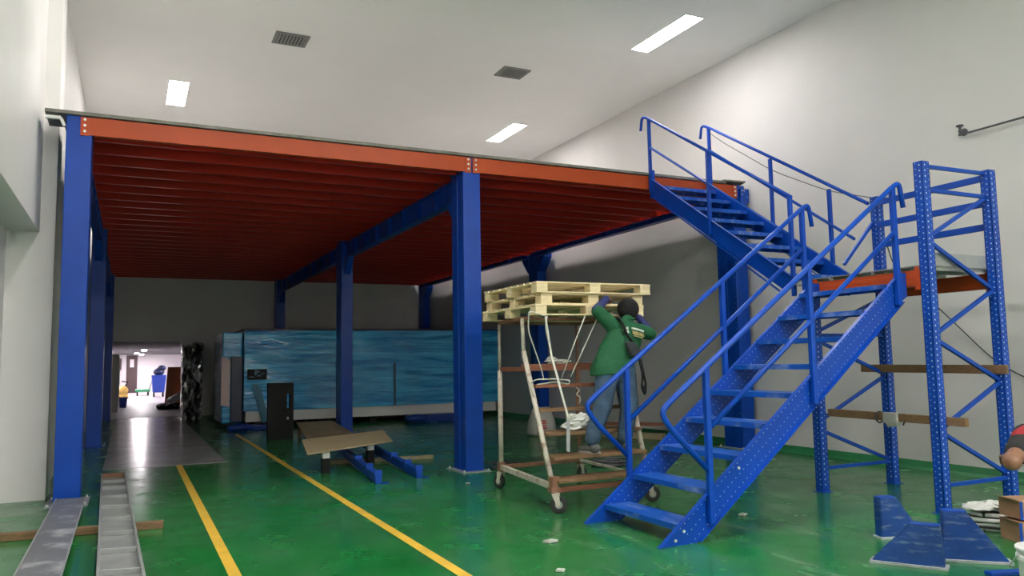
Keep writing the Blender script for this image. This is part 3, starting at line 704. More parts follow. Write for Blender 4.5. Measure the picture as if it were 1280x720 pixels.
# ------------------------------------------------------------------ people
def person_worker():
    t = thing('person', 'person in green shirt and blue jeans seen from behind, reaching up to the pallets', 'person', (4.32, 6.64, .502))
    hL, hR = V((4.245, 6.60, 1.30)), V((4.435, 6.60, 1.30)); kL, kR = V((4.16, 6.57, .95)), V((4.47, 6.57, .93))
    aL, aR = V((4.06, 6.60, .60)), V((4.43, 6.60, .59))
    sL, sR = V((4.375, 6.68, 1.735)), V((4.705, 6.68, 1.69)); nk = V((4.57, 6.70, 1.80)); hd = V((4.620, 6.765, 1.905))
    eL, eR = V((4.20, 6.70, 1.90)), V((4.835, 6.665, 1.655)); wL, wR = V((4.40, 6.83, 2.025)), V((4.785, 6.80, 1.83))
    pel = V((4.34, 6.60, 1.32)); ch = V((4.49, 6.67, 1.62)); wa = V((4.40, 6.62, 1.44))
    face = V((.15, .95, .25)).normalized()
    # body (skin)
    m = MB()
    m.ell(pel, (.13, .085, .10)); m.caps(pel, wa, .10, .10); m.caps(wa, ch, .10, .11); m.ell(ch, (.14, .085, .13))
    m.caps(sL, sR, .055, .055); m.caps(ch, nk, .075, .052); m.caps(nk, hd, .052, .05)
    for h, k, a in ((hL, kL, aL), (hR, kR, aR)):
        m.caps(h, k, .082, .056); m.caps(k, a, .053, .036); m.caps(a - V((0, 0, .04)), a + V((-.02, .13, -.06)), .034, .026)
    for s, e, w in ((sL, eL, wL), (sR, eR, wR)): m.caps(s, e, .05, .038); m.caps(e, w, .036, .026)
    m.ell(hd, (.076, .094, .112), Matrix.Rotation(-.1, 3, 'X'), 20, 14); m.ell(hd + V((.012, .045, -.055)), (.05, .052, .05))
    m.ell(hd + V((.015, .098, -.015)), (.014, .022, .02)); m.ell(hd + V((.015, .092, .03)), (.05, .012, .012)); m.ell(hd + V((.015, .092, -.052)), (.026, .01, .007))
    for sg in (-1, 1): m.ell(hd + V((sg * .078, -.002, -.012)), (.012, .02, .030))
    # hands: palm, four curled fingers and a thumb, gripping the pallet edge
    def hand(w, fwd, side, upv, sgn):
        fwd, side, upv = V(fwd).normalized(), V(side).normalized(), V(upv).normalized()
        pc = w + fwd * .045
        for j in range(4): m.caps(w + side * (j - 1.5) * .013, w + fwd * .085 + side * (j - 1.5) * .020, .015, .0125, 8)
        for j, L in enumerate((.030, .036, .034, .026)):
            b0 = w + fwd * .088 + side * (j - 1.5) * .021; b1 = b0 + fwd * L * .9 + upv * L * .2; b2 = b1 + fwd * L * .45 - upv * L * .7; b3 = b2 - upv * L * .6 - fwd * L * .2
            m.caps(b0, b1, .0095, .009, 8); m.caps(b1, b2, .009, .0085, 8); m.caps(b2, b3, .0085, .007, 8)
        t0 = w + fwd * .03 + side * sgn * .03; t1 = t0 + side * sgn * .028 + fwd * .025 - upv * .01; t2 = t1 + fwd * .03 - upv * .012
        m.caps(t0, t1, .013, .011, 8); m.caps(t1, t2, .011, .009, 8)
    hand(wL, (.55, .6, -.1), (.6, -.55, .1), (0, .1, 1), 1); hand(wR, (-.35, .8, .25), (.85, .3, .1), (0, -.1, 1), -1)
    voxel(m.build('body', SKIN, t), .008, 3)
    # shirt
    m = MB()
    m.ell(ch + V((.0, 0, .02)), (.185, .115, .15), Matrix.Rotation(-.12, 3, 'Y')); m.ell(lerp(wa, ch, .4), (.195, .125, .16), Matrix.Rotation(-.25, 3, 'Y')); m.ell(wa + V((-.035, 0, -.035)), (.205, .135, .15), Matrix.Rotation(-.2, 3, 'Y'))
    R = []   # hem flares over the hips
    for cz, cx, rx, ry in ((1.262, 4.305, .225, .160), (1.33, 4.32, .232, .16), (1.42, 4.37, .230, .152), (1.54, 4.44, .228, .14), (1.66, 4.515, .212, .124), (1.735, 4.55, .18, .098)):
        R.append([V((cx + rx * math.cos(q) * (1 + .03 * math.sin(5 * q + cz * 20)), 6.625 + (cz - 1.3) * .12 + ry * math.sin(q) * (1 + .05 * math.sin(4 * q + cz * 17)), cz + .02 * math.cos(q) * (cz < 1.3))) for q in [2 * math.pi * i / 40 for i in range(40)]])
    m.rings(R)
    m.caps(sL - V((-.02, 0, 0)), sR, .078, .074); m.caps(lerp(sL, sR, .3), nk, .075, .062)
    m.caps(sL, lerp(sL, eL, .92), .082, .066); m.caps(sR, lerp(sR, eR, .85), .078, .068)
    m.caps(lerp(sL, ch, .4), sL, .09, .08); m.caps(lerp(sR, ch, .4), sR, .09, .078)
    voxel(m.build('shirt', SHIRT, t), .012, 5)
    m = MB(); m.torus((0, 0, 0), .064, .013)
    for p in m.v: p += nk + V((.005, .0, .012))
    m.build('shirt_collar', SHIRT, t)
    # printed marks on the back: pale triangle and two rows of worn lettering blocks
    m = MB(); bk = lambda x, z: V((x, 6.648 + (z - 1.6) * .10 - .128 * max(0.0, 1 - ((x - (4.51 + .35 * (z - 1.66))) / .225) ** 2) ** .5, z))
    def strip(x0, z0, x1, z1, h):
        n = 6
        for i in range(n):
            a0, a1 = i / n, (i + 1) / n
            xa_, xb_ = x0 + (x1 - x0) * a0, x0 + (x1 - x0) * a1; za_, zb_ = z0 + (z1 - z0) * a0, z0 + (z1 - z0) * a1
            q = [bk(xa_, za_), bk(xb_, zb_), bk(xb_, zb_ + h), bk(xa_, za_ + h)]
            m.prism([p + V((0, -.022, 0)) for p in q], (0, .020, 0))
    strip(4.405, 1.685, 4.455, 1.66, .014); strip(4.42, 1.692, 4.452, 1.715, .010); strip(4.444, 1.672, 4.450, 1.668, .05)
    strip(4.497, 1.70, 4.645, 1.668, .020)
    m.m = 1
    xx = 4.503
    for wdt in (.018, .012, .024, .012, .022, .016, .014):
        f = (xx - 4.497) / .15; strip(xx, 1.650 - .03 * f, xx + wdt * .45, 1.650 - .03 * (f + .05), .036); strip(xx, 1.652 - .03 * f, xx + wdt * .9, 1.652 - .03 * (f + .1), .010); xx += wdt + .006
    strip(4.51, 1.632, 4.63, 1.606, .008)
    m.build('back_print', [TXTW, TXTY], t)
    # sleeves and gloves
    for s, e, w, dv in ((sL, eL, wL, V((.55, .6, -.1))), (sR, eR, wR, V((-.35, .8, .25)))):
        m = MB(); m.caps(lerp(s, e, .85), e, .054, .050); m.caps(e, w, .050, .037); m.caps(w, w + dv.normalized() * .06, .037, .034); voxel(m.build('arm_sleeve', NAVY, t), .009, 4)
    # jeans
    m = MB(); m.ell(pel + V((0, 0, -.02)), (.185, .125, .13)); m.caps(pel + V((-.09, 0, -.03)), pel + V((.09, 0, -.03)), .118, .115)
    for h, k, a in ((hL, kL, aL), (hR, kR, aR)):
        m.caps(h, lerp(h, k, .5), .120, .106); m.caps(lerp(h, k, .5), k, .106, .094); m.caps(k, a + V((0, 0, .08)), .092, .078); m.caps(a + V((0, -.01, .08)), a + V((-.01, -.005, .045)), .080, .076)
    voxel(m.build('jeans', JEANS, t), .011, 5)
    # shoes
    for a, dx in ((aL, -.06), (aR, .01)):
        m = MB(); dr = V((dx, .13, 0)); b = V((a.x, a.y, .545))
        m.ell(b + V((0, -.02, .01)), (.052, .066, .055)); m.caps(b + V((0, .0, .0)), b + dr * .9 + V((0, 0, -.006)), .050, .040); m.ell(b + V((0, 0, .045)), (.047, .05, .05))
        o = voxel(m.build('shoe', SHOE, t), .008, 3)
        m = MB(); pts = []
        for i in range(24):
            q = 2 * math.pi * i / 24; dn = dr.normalized(); sd = V((dn.y, -dn.x, 0)); cc = V((a.x, a.y, .502)) + dr * .35
            pts.append(cc + dn * math.cos(q) * .132 + sd * math.sin(q) * (.047 + .006 * math.cos(q)))
        m.prism(pts, (0, 0, .022)); m.build('shoe_sole', SOLE, o, bevel=.004)
    # head covering
    m = MB(); m.ell(hd + V((-.004, -.012, .014)), (.113, .118, .116), Matrix.Rotation(-.25, 3, 'X'), 24, 16); m.caps(hd + V((0, -.05, -.055)), hd + V((0, -.055, -.02)), .055, .07)
    voxel(m.build('knit_cap', HAIR, t), .008, 4)
    # satchel is carried
    g = thing('shoulder_bag', 'charcoal shoulder bag slung across the back of the green shirt', 'bag', (4.46, 6.47, 1.36))
    m = MB(); R = []
    for f, hw, hh in ((0, .052, .13), (.3, .060, .14), (.7, .060, .14), (1, .05, .13)):
        c = V((4.445 + .01 * f, 6.478 - .06 * f, 1.50)); 
        R.append([c + V((sx * hw * .95 + sz * -.03, 0, sz * hh * .52)) for sx, sz in ((-1, -1), (0, -1.12), (1, -1), (1.05, 0), (1, .8), (0, 1), (-1, 1), (-1.05, 0))])
    m.rings(R); o = m.build('pouch', BAGM, g, bevel=.01)
    m = MB(); pp = [(4.45, 6.455, 1.57), (4.42, 6.515, 1.66), (4.405, 6.53, 1.735), (4.405, 6.60, 1.805), (4.42, 6.70, 1.815)]
    m.tube(fillet(pp, .06), .015, 8); m.build('strap', BLACK, g)
    m = MB(); m.tube(fillet([(4.50, 6.45, 1.44), (4.56, 6.50, 1.40), (4.60, 6.55, 1.36)], .06), .012, 8); m.build('strap', BLACK, g)
    m = MB(); m.tube(fillet([(4.50, 6.42, 1.40), (4.53, 6.41, 1.25), (4.51, 6.41, 1.12), (4.55, 6.41, 1.05), (4.565, 6.41, 1.14), (4.54, 6.41, 1.26), (4.52, 6.42, 1.40)], .05), .011, 8); m.ell((4.545, 6.41, 1.10), (.022, .014, .05)); m.build('loose_strap', BLACK, g)
    m = MB(); m.bar((4.525, 6.41, 1.47), (4.535, 6.41, 1.43), .016, .008, (0, 1, 0)); m.build('buckle', ZINC, g)
person_worker()

def person_seated():
    T = V((4.54, 2.50, 0)); d = V((.56, .83, 0)).normalized(); l = V((-.83, .56, 0)).normalized(); u = V((0, 0, 1))
    b = thing('bucket', 'white plastic bucket under the seated person at the bottom right corner', 'bucket', (4.40, 2.60, 0)); T0 = T; T = V((4.40, 2.60, 0))
    m = MB(); n = 32; R = [[T + V((r * math.cos(q), r * math.sin(q), z)) for q in [2 * math.pi * i / n for i in range(n)]] for r, z in ((.125, 0), (.135, .02), (.150, .30), (.158, .30), (.158, .33), (.152, .33), (.152, .355), (.16, .355), (.16, .37))]
    m.rings(R); m.build('bucket_body', WHITE, b, bevel=.003)
    m = MB(); m.tube([T + l * .16 + u * .33, T + l * .165 + d * .1 + u * .25, T + d * .17 + u * .2, T - l * .165 + d * .1 + u * .25, T - l * .16 + u * .33], .004, 6); m.build('handle', GALV, b)
    T = T0
    t = thing('person', 'seated person in black and red clothing, only a bent elbow visible at the right edge', 'person', tuple(T + V((0, 0, .37))))
    P = lambda a, s, z: T + d * a + l * s + u * z
    pel = P(0, 0, .46); ch = P(.12, 0, .80); nk = P(.17, 0, .99); hd = P(.22, -.07, 1.13)
    sL, sR = P(.14, .175, .93), P(.14, -.175, .93); eL, eR = V((4.15, 2.61, .835)) , P(.2, -.36, .70); wL, wR = P(.34, .20, .80), P(.44, -.08, .62)
    hL, hR = P(.03, .06, .46), P(.03, -.11, .46); kL, kR = P(.40, .00, .50), P(.36, -.26, .50); aL, aR = P(.38, -.03, .09), P(.30, -.28, .09)
    m = MB()
    m.ell(pel, (.15, .13, .11)); m.caps(pel, ch, .12, .12); m.caps(sL, sR, .07, .07); m.caps(ch, nk, .09, .055); m.caps(nk, hd, .052, .055)
    for s, e, w in ((sL, eL, wL), (sR, eR, wR)):
        m.caps(s, e, .055, .043); m.caps(e, w, .048, .028)
    for h, k, a in ((hL, kL, aL), (hR, kR, aR)): m.caps(h, k, .085, .06); m.caps(k, a, .056, .04); m.caps(a - u * .03, a + d * .14 - u * .05, .036, .028)
    Rz = Matrix.Rotation(math.atan2(-d.x, d.y), 3, 'Z')
    m.ell(hd, (.076, .095, .115), Rz, 20, 14); m.ell(hd + d * .05 - u * .06, (.05, .05, .05)); m.ell(hd + d * .10 - u * .015, (.014, .02, .02), Rz); m.ell(hd + d * .094 + u * .03, (.048, .012, .012), Rz); m.ell(hd + d * .092 - u * .052, (.024, .01, .007), Rz)
    for sg in (-1, 1): m.ell(hd + l * sg * .078 - u * .012, (.012, .02, .03), Rz)
    for w, e, sg in ((wL, eL, -1), (wR, eR, 1)):
        f = (w - e).normalized(); sd = f.cross(u).normalized(); n_ = sd.cross(f)
        for j in range(4):
            m.caps(w + sd * (j - 1.5) * .013, w + f * .085 + sd * (j - 1.5) * .020, .015, .0125, 8)
            L = (.03, .036, .034, .026)[j]; b0 = w + f * .088 + sd * (j - 1.5) * .021; b1 = b0 + f * L - n_ * .008; b2 = b1 + f * L * .6 - n_ * L * .6; b3 = b2 - n_ * L * .6
            m.caps(b0, b1, .0095, .009, 8); m.caps(b1, b2, .009, .0085, 8); m.caps(b2, b3, .0085, .007, 8)
        t0 = w + f * .03 - sd * sg * .03; t1 = t0 - sd * sg * .028 + f * .025; m.caps(t0, t1, .013, .011, 8); m.caps(t1, t1 + f * .03 - n_ * .01, .011, .009, 8)
    voxel(m.build('body', SKIN, t), .008, 3)
    m = MB(); m.ell(P(.04, 0, .58), (.165, .14, .16), Rz); m.caps(P(.03, 0, .52), ch, .135, .135); m.ell(ch, (.18, .125, .17), Rz); m.caps(sL, sR, .082, .082); m.caps(lerp(sL, sR, .35), nk, .075, .064); m.caps(lerp(sL, sR, .65), nk, .075, .064)
    for s, e in ((sL, eL), (sR, eR)): m.caps(s, lerp(s, e, .62), .080, .066)
    o = voxel(m.build('shirt', BLKCL, t), .012, 4)
    m = MB(); m.caps(P(.16, .10, .985), lerp(sL, eL, .28) + u * .028, .052, .062); m.caps(P(.16, -.10, .985), lerp(sR, eR, .3) + u * .028, .052, .062); voxel(m.build('shirt_yoke', REDCL, t), .011, 4)
    m = MB(); m.ell(pel, (.175, .145, .115), Rz)
    for h, k, a in ((hL, kL, aL), (hR, kR, aR)): m.caps(h, k, .105, .08); m.caps(k, a, .078, .062)
    voxel(m.build('trousers', BLKCL, t), .012, 4)
    for a in (aL, aR):
        m = MB(); m.caps(a - u * .045, a + d * .15 - u * .055, .044, .034); m.ell(a - u * .02, (.045, .05, .05)); voxel(m.build('shoe', SHOE, t), .008, 3)
    m = MB(); m.ell(hd + u * .02 - d * .012, (.084, .103, .108), Rz, 24, 14); voxel(m.build('hair', HAIR, t), .008, 3)
person_seated()

# ------------------------------------------------------------------ things on the floor, foreground
t = thing('scaffold_board', 'plain grey metal plank lying lengthwise on the floor at the lower left', 'plank', (-.5, 7.6, .062), 'metal planks on the floor at left')
m = MB(); a0, a1 = V((-.63, 9.30, .066)), V((-.37, 9.26, .066)); b0, b1 = V((-.62, 4.9, .066)), V((-.35, 4.85, .066))
for q in (a0, a1, b0, b1): q.z += 0
m.hexa([b0, b1, a1, a0, b0 + V((0, 0, .035)), b1 + V((0, 0, .035)), a1 + V((0, 0, .035)), a0 + V((0, 0, .035))])
GREYP = mat('dusty_grey_steel', (.17, .175, .19), .42, metal=.15, var=.1, vscale=3, dirt=(.75, .76, .76), dirt_amt=.8, dirt_scale=2.6)
m.build('board', GREYP, t, bevel=.006)
m = MB(); m.bar(a0 + V((0, 0, .036)), b0 + V((0, 0, .036)), .012, .01); m.bar(a1 + V((0, 0, .036)), b1 + V((0, 0, .036)), .012, .01); m.build('edge_lip', GALV, t)
t = thing('ribbed_walkboard', 'grey ribbed metal walkboard lying beside the plain plank, cross ribs showing', 'plank', (-.1, 8, .062), 'metal planks on the floor at left')
L0, L1 = V((-.268, 11.0, .066)), V((-.020, 10.95, .066)); N0, N1 = V((-.125, 4.8, .066)), V((.135, 4.75, .066))
m = MB(); z = V((0, 0, .006)); m.hexa([N0, N1, L1, L0, N0 + z, N1 + z, L1 + z, L0 + z]); m.build('sheet', GALV, t)
for p, q in ((L0, N0), (L1, N1)):
    m = MB(); m.bar(p + V((0, 0, .03)), q + V((0, 0, .03)), .018, .06); m.build('side_rail', GALV, t, bevel=.003)
m = MB(); m.bar(L0 + V((0, 0, .03)), L1 + V((0, 0, .03)), .03, .055); m.build('end_cap', RUSTP, t)
for yy in (10.45, 9.9, 9.2, 8.55, 7.88, 7.2, 6.52, 5.85, 5.2):
    f = (11.0 - yy) / 6.2; p, q = lerp(L0, N0, f), lerp(L1, N1, f)
    m = MB(); m.bar(p + V((.006, 0, .026)), q + V((-.006, 0, .026)), .022, .04); m.build('rib', GALV, t, bevel=.004)
plank((-1.10, 7.84, .031), (.305, 7.71, .031), .10, .06, BROWNW, 'timber_batten', 'brown timber batten on the floor under the two grey metal planks', 'batten')
plank((-.9, 5.0, .031), (.4, 4.95, .031), .10, .06, BROWNW, 'timber_batten', 'timber batten under the near ends of the metal planks', 'batten')

# haunch brackets lying at the tower foot
def haunch(p, q, ztop, wtop, at, label, lean=.0, th=.11):
    p, q = V(p), V(q); d = (q - p); L = d.length; d.normalize(); nrm = V((d.y, -d.x, 0))   # towards camera
    if nrm.y > 0: nrm = -nrm
    t = thing('haunch_bracket', label, 'bracket', tuple(lerp(p, q, .5)), 'blue haunch brackets by the tower')
    back = -nrm
    lv = lambda z: back * lean * z
    b0, b1 = p, q; t0 = p + d * at + V((0, 0, ztop)) + lv(ztop); t1 = p + d * (at + wtop) + V((0, 0, ztop)) + lv(ztop)
    e = V((0, 0, .018))
    m = MB(); m.prism([b0 + e, b1 + e, t1, t0], back * .008); m.build('web_plate', BLUED, t, bevel=.002)
    m = MB(); m.prism([b0 + e + back * th, b1 + e + back * th, t1 + back * th, t0 + back * th], back * .008); m.build('web_plate', BLUED, t, bevel=.002)
    m = MB(); m.hexa([b0 - d * .02 + nrm * .015, b1 + d * .02 + nrm * .015, b1 + d * .02 + back * (th + .02), b0 - d * .02 + back * (th + .02)] + [x + e for x in (b0 - d * .02 + nrm * .015, b1 + d * .02 + nrm * .015, b1 + d * .02 + back * (th + .02), b0 - d * .02 + back * (th + .02))]); m.build('base_flange', PLATE, t, bevel=.002)
    for a, b in ((b0 + e, t0), (b1 + e, t1)):
        m = MB(); m.prism([a + back * .008, b + back * .008, b + back * th, a + back * th], (b - a).cross(back).normalized() * .006); m.build('side_flange', BLUED, t)
    m = MB(); m.prism([t0, t1, t1 + V((0, 0, .004)), t0 + V((0, 0, .004))], back * th); m.build('top_flange', BLUE, t)
haunch((5.20, 4.30, 0), (5.53, 4.20, 0), .31, .13, .0, 'scuffed blue triangular bracket at the back left of the three on the floor', th=.08)
haunch((4.57, 3.87, 0), (4.79, 3.50, 0), .275, .17, .24, 'scuffed blue triangular bracket in front, its sloping edge to the left', .06, .09)
haunch((5.00, 3.66, 0), (5.28, 3.38, 0), .33, .14, .02, 'scuffed blue triangular bracket at the right, its long edge sloping right', .05, .10)
m = MB(); m.bar((4.92, 3.30, .012), (5.16, 3.22, .012), .07, .022); tag(m.build('blue_flat_bar', BLUE, loc=(5.0, 3.26, 0), bevel=.003), 'blue flat steel bar on the floor at the bottom right edge', 'bar')

# cartons and coils by the right post
def carton(x, y, z, w, d, h, ang, label):
    t = thing('small_carton', label, 'carton', (x, y, z), 'open cartons by the tower post')
    c, s = math.cos(ang), math.sin(ang); ax, ay = V((c, s, 0)), V((-s, c, 0)); o = V((x, y, z))
    P = lambda a, b, cc: o + ax * a * w / 2 + ay * b * d / 2 + V((0, 0, cc))
    m = MB(); m.hexa([P(-1, -1, 0), P(1, -1, 0), P(1, 1, 0), P(-1, 1, 0), P(-1, -1, h), P(1, -1, h), P(1, 1, h), P(-1, 1, h)]); m.build('box_body', CARTON, t, bevel=.004)
    for sx in (-1, 1):
        m = MB(); q = [P(sx, -1, h), P(sx, 1, h), P(sx * 1.25, 1, h + .012), P(sx * 1.25, -1, h + .012)]; m.prism([p + V((0, 0, .001)) for p in q], (0, 0, .003)); m.build('flap', CARTON, t)
    m = MB(); m.hexa([P(-1.02, -1.03, .0), P(-.88, -1.03, .0), P(-.88, -1.0, .0), P(-1.02, -1.0, .0), P(-1.02, -1.03, h * .98), P(-.88, -1.03, h * .98), P(-.88, -1.0, h * .98), P(-1.02, -1.0, h * .98)]); m.build('printed_strip', BLUEB, t)
carton(6.10, 3.74, 0, .30, .24, .155, -.45, 'brown cardboard carton on the floor at the bottom right, another carton on it')
carton(6.12, 3.75, .172, .30, .24, .135, -.40, 'brown cardboard carton stacked on the lower carton at the right')
m = MB()
for k in range(4): m.torus((6.25 + .01 * (k % 2), 4.12, .02 + .035 * k), .15 + .012 * (k % 3), .016, wob=.02)
m.m = 1
for k in range(3): m.torus((6.24, 4.12 + .01 * k, .035 + .035 * k), .165 - .01 * k, .010, wob=.03)
for q in range(3):
    a = 1.2 + q * 2.1; c = V((6.25 + .15 * math.cos(a), 4.12 + .15 * math.sin(a), .075)); m.tube([c + V((0, 0, -.07)), c + V((.03, 0, 0)), c + V((0, 0, .07))], .012, 6)
tag(m.build('cable_coil', [WHITE, CABLE], loc=(6.25, 4.12, 0)), 'heap of coiled white and black cable on the floor behind the blue brackets', 'cable coil')
m = MB(); crumple(m, (6.16, 4.18, .178), (.20, .10, .022), 21, .5); crumple(m, (6.28, 4.12, .185), (.12, .09, .03), 22, 1.2)
tag(m.build('crumpled_sheet', BAGW, loc=(6.2, 4.15, .16)), 'crumpled white plastic sheet lying on the cable coil', 'sheet')

# plywood and blue beams
t = thing('plywood_sheet', 'light plywood sheet lying tilted across the two blue beams', 'plywood', (2.75, 11, .3))
m = MB(); q = [V((2.02, 10.05, .285)), V((3.42, 11.02, .285)), V((3.55, 11.92, .365)), V((2.16, 11.12, .365))]
m.prism(q, (0, 0, .018)); m.build('sheet', PLY, t, bevel=.002)
t = thing('plywood_offcut', 'dull brown plywood propped behind the light sheet, near the middle column', 'plywood', (3.3, 15.3, .1))
m = MB(); m.prism([V((2.95, 14.55, .004)), V((4.02, 15.15, .004)), V((3.70, 15.95, .27)), V((2.98, 15.9, .27))], (0, 0, .015)); m.build('sheet', PLYD, t, bevel=.002)
m = MB(); m.bar((3.03, 15.86, .003), (3.03, 15.86, .26), .05, .05); m.build('prop_block', BROWNW, t)
m = MB(); m.bar((3.62, 15.88, .003), (3.62, 15.88, .26), .05, .05); m.build('prop_block', BROWNW, t)
def bluebeam(p, q, label):
    p, q = V(p), V(q); t = thing('rack_beam', label, 'beam', tuple(lerp(p, q, .5)), 'loose blue rack beams on the floor')
    d = (q - p).normalized(); s = V((d.y, -d.x, 0))
    m = MB(); m.bar(p, q, .075, .11); m.build('beam_body', BLUEB, t, bevel=.004)
    for f in (0.01, .16, .37, .98):
        c = lerp(p, q, f); m = MB(); m.bar(c + V((0, 0, .02)), c + V((0, 0, .10)), .09, .05, tuple(d)); m.build('bracket', BLUEB, t, bevel=.003)
    m = MB(); m.box(p.x + .03, p.x + .12, p.y - .04, p.y + .04, .003, .012); m.build('end_plate', BLUEB, t)
bluebeam((2.66, 9.12, .057), (2.98, 12.75, .148), 'left of two blue rack beams lying on the floor under the plywood')
bluebeam((3.22, 9.28, .057), (3.42, 12.7, .148), 'right of two blue rack beams lying on the floor beside the plywood')
plank((2.50, 11.36, .026), (4.06, 11.10, .026), .09, .05, PLYD, 'timber_strip', 'flat timber strip on the floor crossing under the blue beams', 'batten')
for x, y, lb in ((2.32, 10.38, 'white capped black block under the left front edge of the plywood'), (3.08, 10.98, 'white capped black block under the right front edge of the plywood')):
    t = thing('support_block', lb, 'block', (x, y, 0), 'blocks under the plywood')
    m = MB(); m.box(x - .05, x + .05, y - .05, y + .05, 0, .195); m.build('base_block', BLACK, t, bevel=.003)
    m = MB(); m.box(x - .045, x + .045, y - .045, y + .045, .195, .283); m.build('white_cap', WHITE, t, bevel=.003)

# small litter
def scrap(x, y, w, d, a, label, m_=None):
    m = MB(); c, s = math.cos(a), math.sin(a)
    q = [V((x + c * i * w - s * j * d, y + s * i * w + c * j * d, .004)) for i, j in ((-.5, -.5), (.5, -.55), (.55, .5), (-.5, .5))]
    m.prism(q, (0, 0, .012)); tag(m.build('paper_scrap', m_ or SACK, loc=(x, y, 0)), label, 'scrap')
scrap(2.97, 5.50, .10, .07, .3, 'pale paper scrap on the green floor in front of the stairs')
scrap(2.62, 4.72, .05, .05, .8, 'small white paper scrap near the bottom end of the right yellow line')
scrap(3.55, 8.55, .05, .03, .1, 'tiny pale scrap on the floor in front of the scaffold', None)
scrap(4.95, 5.55, .09, .05, .5, 'pale scrap on the floor to the right of the stair foot')
t = thing('small_tin', 'small open tin with a white rim on the floor near the right wall', 'tin', (8.52, 11.0, 0))
m = MB(); m.cyl((8.52, 11.0, 0), (8.52, 11.0, .13), .11, .12, 20); m.build('tin_body', RUSTP, t)
m = MB(); m.cyl((8.52, 11.0, .13), (8.52, 11.0, .15), .125, n=20); m.ell((8.54, 10.98, .2), (.07, .05, .08)); m.build('rim', WHITE, t)
m = MB()
for k in range(5): m.torus((5.75 + .02 * math.sin(k * 2), 8.95 + .03 * math.cos(k), .013 + .017 * k), .20 + .03 * math.sin(k * 1.7), .011, wob=.025)
tag(m.build('hose_coil', CABLEG, loc=(5.75, 8.95, 0)), 'coil of dark grey hose on the floor behind the scaffold', 'coil')
m = MB(); pts = [V((4.55 + .32 * math.cos(k * 1.3) * (1 - k / 40), 9.6 + .35 * math.sin(k * 1.7), .012 + .003 * k)) for k in range(20)]; m.tube(fillet(pts, .1, 4), .009, 6)
tag(m.build('tangled_wire', CABLEG, loc=(4.55, 9.6, 0)), 'loose tangle of dark wire on the floor by the scaffold rear wheel', 'wire')

# sacks and timber by the right wall
t = thing('cement_sack', 'white sack with a red print standing behind the scaffold by the far wall', 'sack', (7.05, 13.3, 0))
m = MB(); R = []
for z, w, d in ((0, .24, .20), (.05, .29, .23), (.27, .26, .2), (.45, .20, .14), (.53, .17, .06)):
    R.append([V((7.05 + (w * abs(math.cos(q)) ** .6 * (1 if math.cos(q) > 0 else -1)), 13.3 + d * math.sin(q), z)) for q in [2 * math.pi * i / 28 for i in range(28)]])
m.rings(R); m.build('sack_body', SACK, t)
m = MB()
for i in range(4):
    z = .14 + .045 * i; m.box(6.84 + .02 * i, 7.04 - .01 * (i % 2), 13.066 + .008 * i, 13.10, z, z + .028)
m.build('red_print', SACKR, t)
def tim(p, q, w, h, m_, label): plank(p, q, w, h, m_, 'stacked_timber', label, 'timber')
tim((7.85, 12.35, .05), (8.42, 11.35, .05), .18, .10, PLYD, 'grey timber on the floor, lowest of the pile by the right wall')
tim((7.62, 13.2, .09), (8.62, 12.6, .09), .20, .18, PLYD, 'thick timber baulk on the floor behind the worker')
tim((7.60, 13.15, .215), (8.66, 11.55, .235), .16, .05, REDW, 'red-brown board lying on the timber baulk behind the worker')
m = MB(); crumple(m, (7.95, 12.62, .33), (.14, .08, .07), 31, .3); crumple(m, (7.93, 12.62, .43), (.07, .05, .10), 32, .9)
tag(m.build('crumpled_wrapper', PINK, loc=(7.95, 12.62, .26)), 'crumpled pinkish white wrapper on the timber behind the worker', 'wrapper')

# ------------------------------------------------------------------ wrapped machine and other goods at the rear
MC = thing('wrapped_machine', 'long machine wrapped in blue stretch film in front of the back wall', 'machine', (5.4, 19.4, 0))
x0, x1, y0, y1, z0, z1 = 2.30, 8.52, 18.40, 20.6, .40, 2.19
nx, nz = 64, 18; m = MB()
def wr(x, z): return .030 * math.sin(z * 23 + 1.3 * math.sin(x * 1.1)) * (.5 + .5 * math.sin(x * .9 + z * 2)) + .018 * math.sin(x * 5 + z * 9)
g = [[V((x0 + (x1 - x0) * i / nx, y0 + wr(x0 + (x1 - x0) * i / nx, z0 + (z1 - z0) * k / nz) * (0 < i < nx) , z0 + (z1 - z0) * k / nz)) for i in range(nx + 1)] for k in range(nz + 1)]
vs = [p for r in g for p in r]; fs = [(k * (nx + 1) + i, k * (nx + 1) + i + 1, (k + 1) * (nx + 1) + i + 1, (k + 1) * (nx + 1) + i) for k in range(nz) for i in range(nx)]
m._add(vs, fs, True)
bv = [V((x0, y1, z0)), V((x1, y1, z0)), V((x1, y1, z1)), V((x0, y1, z1)), V((x0, y0, z0)), V((x1, y0, z0)), V((x1, y0, z1)), V((x0, y0, z1))]
m._add(bv, [(1, 0, 3, 2), (0, 4, 7, 3), (5, 1, 2, 6), (7, 6, 2, 3), (0, 1, 5, 4)])
m.build('film_wrap', FILM, MC)
m = MB(); m.box(x0 + .05, x1 - .05, y0 + .06, y1 - .05, .16, .40); m.build('white_skirt', WHITE, MC, bevel=.01)
for x in (2.5, 3.9, 5.3, 6.7, 8.2):
    m = MB(); m.box(x - .08, x + .08, y0 + .25, y0 + .45, 0, .16); m.box(x - .08, x + .08, y1 - .45, y1 - .25, 0, .16); m.build('machine_foot', BLACK, MC)
m = MB(); m.box(x0 - .02, x1 + .02, y0 - .03, y1, z1, z1 + .05); m.build('top_cover', DARKB, MC, bevel=.01)
m = MB(); m.box(5.74, 5.78, y0 - .055, y0 - .035, .42, 1.42); m.build('handle_bar', DARKB, MC)
m = MB(); m.box(1.86, 2.29, 18.6, 20.4, .14, 2.16); m.build('end_section', FILM, MC, bevel=.03)
